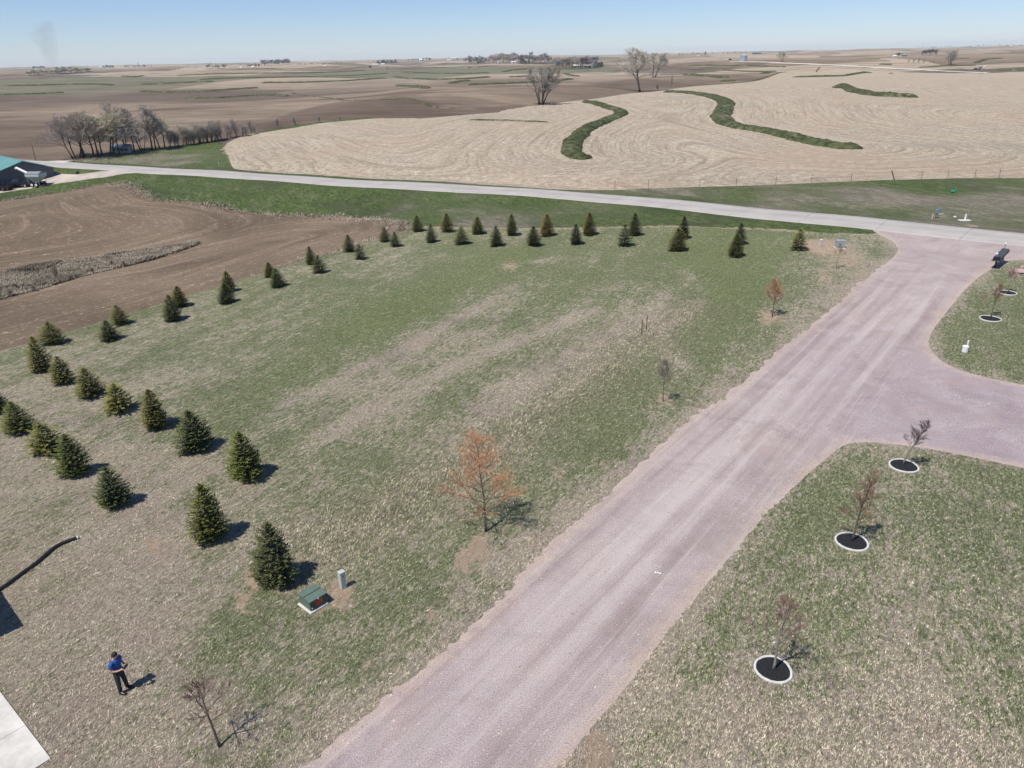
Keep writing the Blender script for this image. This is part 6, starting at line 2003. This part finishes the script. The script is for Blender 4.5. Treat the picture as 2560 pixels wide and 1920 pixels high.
# grain bin
b = W(1605.5, 133)
H = rise(b, 1605.5, 117.5); rad = span(b, 15) / 2
e = empty('grain_bin', tuple(b), 'round galvanised grain bin with a conical roof beside the pale lane', 'grain bin')
m = MB()
nr = 9
m.tube([(0, 0, -.5 + (H * .80 + .5) * i / (nr * 2)) for i in range(nr * 2 + 1)], [rad * (1.0 if i % 2 else .985) for i in range(nr * 2 + 1)], 28)
m.build('wall', M['galv'], e)
MB().tube([(0, 0, H * .79), (0, 0, H * .96), (0, 0, H * .965), (0, 0, H)], [rad * 1.04, rad * .16, rad * .16, rad * .12], 28).build('roof', M['galv'], e)
MB().box((rad * .15, -rad * 1.0, 1.4), (1.2, .25, 2.4)).build('door', M['grey_metal'], e)
for s_ in (-.35, .35): MB().tube([(-rad * .5 + s_, -rad * .9, 0), (-rad * .5 + s_, -rad * .9, H * .8)], .05, 4).build('ladder_rail', M['galv'], e)
b = W(1577, 130.5)
o = MB().box((0, 0, .8), (3.6, 1.6, 1.0)).box((-.2, 0, 1.6), (1.9, 1.45, .7), 0, .8).build('parked_car', M['black_paint']); o.location = b
o.scale = (1.7, 1.7, 1.7)
tag(o, 'tiny dark vehicle between the white trailer and the grain bin', 'car')
# dark silo, windmill, masts
def mast(dx, dy, ty, wm, mat, name, label, cat):
    b = W(dx, dy); H = rise(b, dx, ty)
    e = empty(name, tuple(b), label, cat)
    m = MB()
    for a_ in range(3):
        t = a_ * 2.094
        m.tube([(wm * math.cos(t), wm * math.sin(t), -1), (wm * .25 * math.cos(t), wm * .25 * math.sin(t), H)], wm * .16, 4)
    for q in range(1, 8):
        z = H * q / 8; k_ = wm * (1 - .75 * q / 8)
        for a_ in range(3):
            t, t2 = a_ * 2.094, (a_ + 1) * 2.094
            m.tube([(k_ * math.cos(t), k_ * math.sin(t), z), (k_ * math.cos(t2), k_ * math.sin(t2), z + H / 12)], wm * .10, 3)
    m.build('lattice', M[mat], e)
    return e, H, b
b = W(1028.5 - 40, 129); H = rise(b, 988.5, 124.2)
e = empty('silo', tuple(b), 'dark slender silo on the skyline left of the central farmstead', 'silo')
MB().cyl((0, 0, -1), span(b, 1.2), H * .88 + 1, 14).build('wall', M['barn_wall'], e)
MB().ball((0, 0, H * .86), span(b, 1.2), 12, 6, .8).build('roof', M['grey_metal'], e)
e, H, b = mast(300, 146, 136.5, 2.2, 'grey_metal', 'windmill', 'tall windmill-like tower above the left skyline windbreak', 'windmill')
hb = MB().ball((0, 0, H), span(b, 1.0), 8, 5).build('hub', M['grey_metal'], e)
for k_ in range(10):
    t = k_ * .628
    r_ = span(b, 2.0)
    MB().add([(.2 * math.cos(t), -1.0, H + .2 * math.sin(t)), (r_ * math.cos(t - .14), -1.2, H + r_ * math.sin(t - .14)), (r_ * math.cos(t + .14), -.9, H + r_ * math.sin(t + .14))], [(0, 1, 2)]).build('blade', M['grey_metal'], e)
for dx, dy, ty, lab in ((328, 146.5, 136, 'thin radio mast right of the windmill tower on the left skyline'), (191, 148, 140, 'thin mast above the far-left hedge'), (36, 149.5, 142, 'thin mast on the skyline near the left edge'),
                        (457, 147, 133, 'thin mast above the low grove on the left skyline'), (852, 134, 127, 'thin mast above the evergreen windbreak left of centre'), (955, 130, 124, 'thin mast on the skyline left of the dark silo')):
    mast(dx, dy, ty, 1.6, 'grey_metal', 'radio_mast', lab, 'mast')
# machinery on the lane at upper right
b = W(2107, 150.8)
sc_ = span(b, 12) / 5.6
e = pickup(tuple(b), 3.2, 'dark red and black tractor rig on the country lane at upper right')
e.scale = (sc_, sc_, sc_)
b = W(2117, 150.6)
grain_cart(tuple(b), .1, 'white grain cart with raised auger on the country lane at upper right', sc_ * 1.05)

# ---------------------------------------------------------------- distant smoke and the spring haze
def volume(name, dens, col, aniso=0.0):
    m = bpy.data.materials.new(name)
    m.use_nodes = True
    t = m.node_tree
    t.nodes.clear()
    v = t.nodes.new('ShaderNodeVolumePrincipled')
    v.inputs['Color'].default_value = (*col, 1)
    v.inputs['Density'].default_value = dens
    v.inputs['Anisotropy'].default_value = aniso
    o = t.nodes.new('ShaderNodeOutputMaterial')
    t.links.new(v.outputs[0], o.inputs['Volume'])
    return m, v, t
zmin = float(Z.min()) - 1.0
hm, hv, ht = volume('haze_air', 4.5e-5, (.84, .94, 1.0), 0.0)
EXT = 30800.0
TOP = 175.0
o = MB().box((0, 0, (zmin + TOP) / 2), (2 * EXT, 2 * EXT, TOP - zmin)).build('haze', hm)
tag(o, kind='stuff')

# faint smoke plume rising beyond the far-left hedge
b = W(85, 160)
q = [b + Vector((0, 60, 2))]
Hs = min(span(b, 105), TOP - b.z - 25)
pts_s = [Vector((b.x + 30 * math.sin(t * 2.2) - t * Hs * .25, b.y + 80, b.z + Hs * t)) for t in np.linspace(0, 1, 12)]
sm_ = MB().tube(pts_s, [span(b, 7) * (1 + 4.0 * t ** 1.2) for t in np.linspace(0, 1, 12)], 14)
mm, vv, tt_ = volume('smoke_air', 0.0012, (.28, .27, .30))
tc = tt_.nodes.new('ShaderNodeNewGeometry')
nz = tt_.nodes.new('ShaderNodeTexNoise')
nz.inputs['Scale'].default_value = 0.012
nz.inputs['Detail'].default_value = 3
mr = tt_.nodes.new('ShaderNodeMapRange')
mr.inputs[1].default_value, mr.inputs[2].default_value, mr.inputs[3].default_value, mr.inputs[4].default_value = .34, .70, 0.0002, 0.0055
tt_.links.new(tc.outputs[0], nz.inputs['Vector'])
tt_.links.new(nz.outputs[0], mr.inputs[0])
tt_.links.new(mr.outputs[0], vv.inputs['Density'])
o = sm_.build('smoke', mm)
tag(o, 'faint grey smoke plume rising on the far left skyline', 'smoke', kind='stuff')
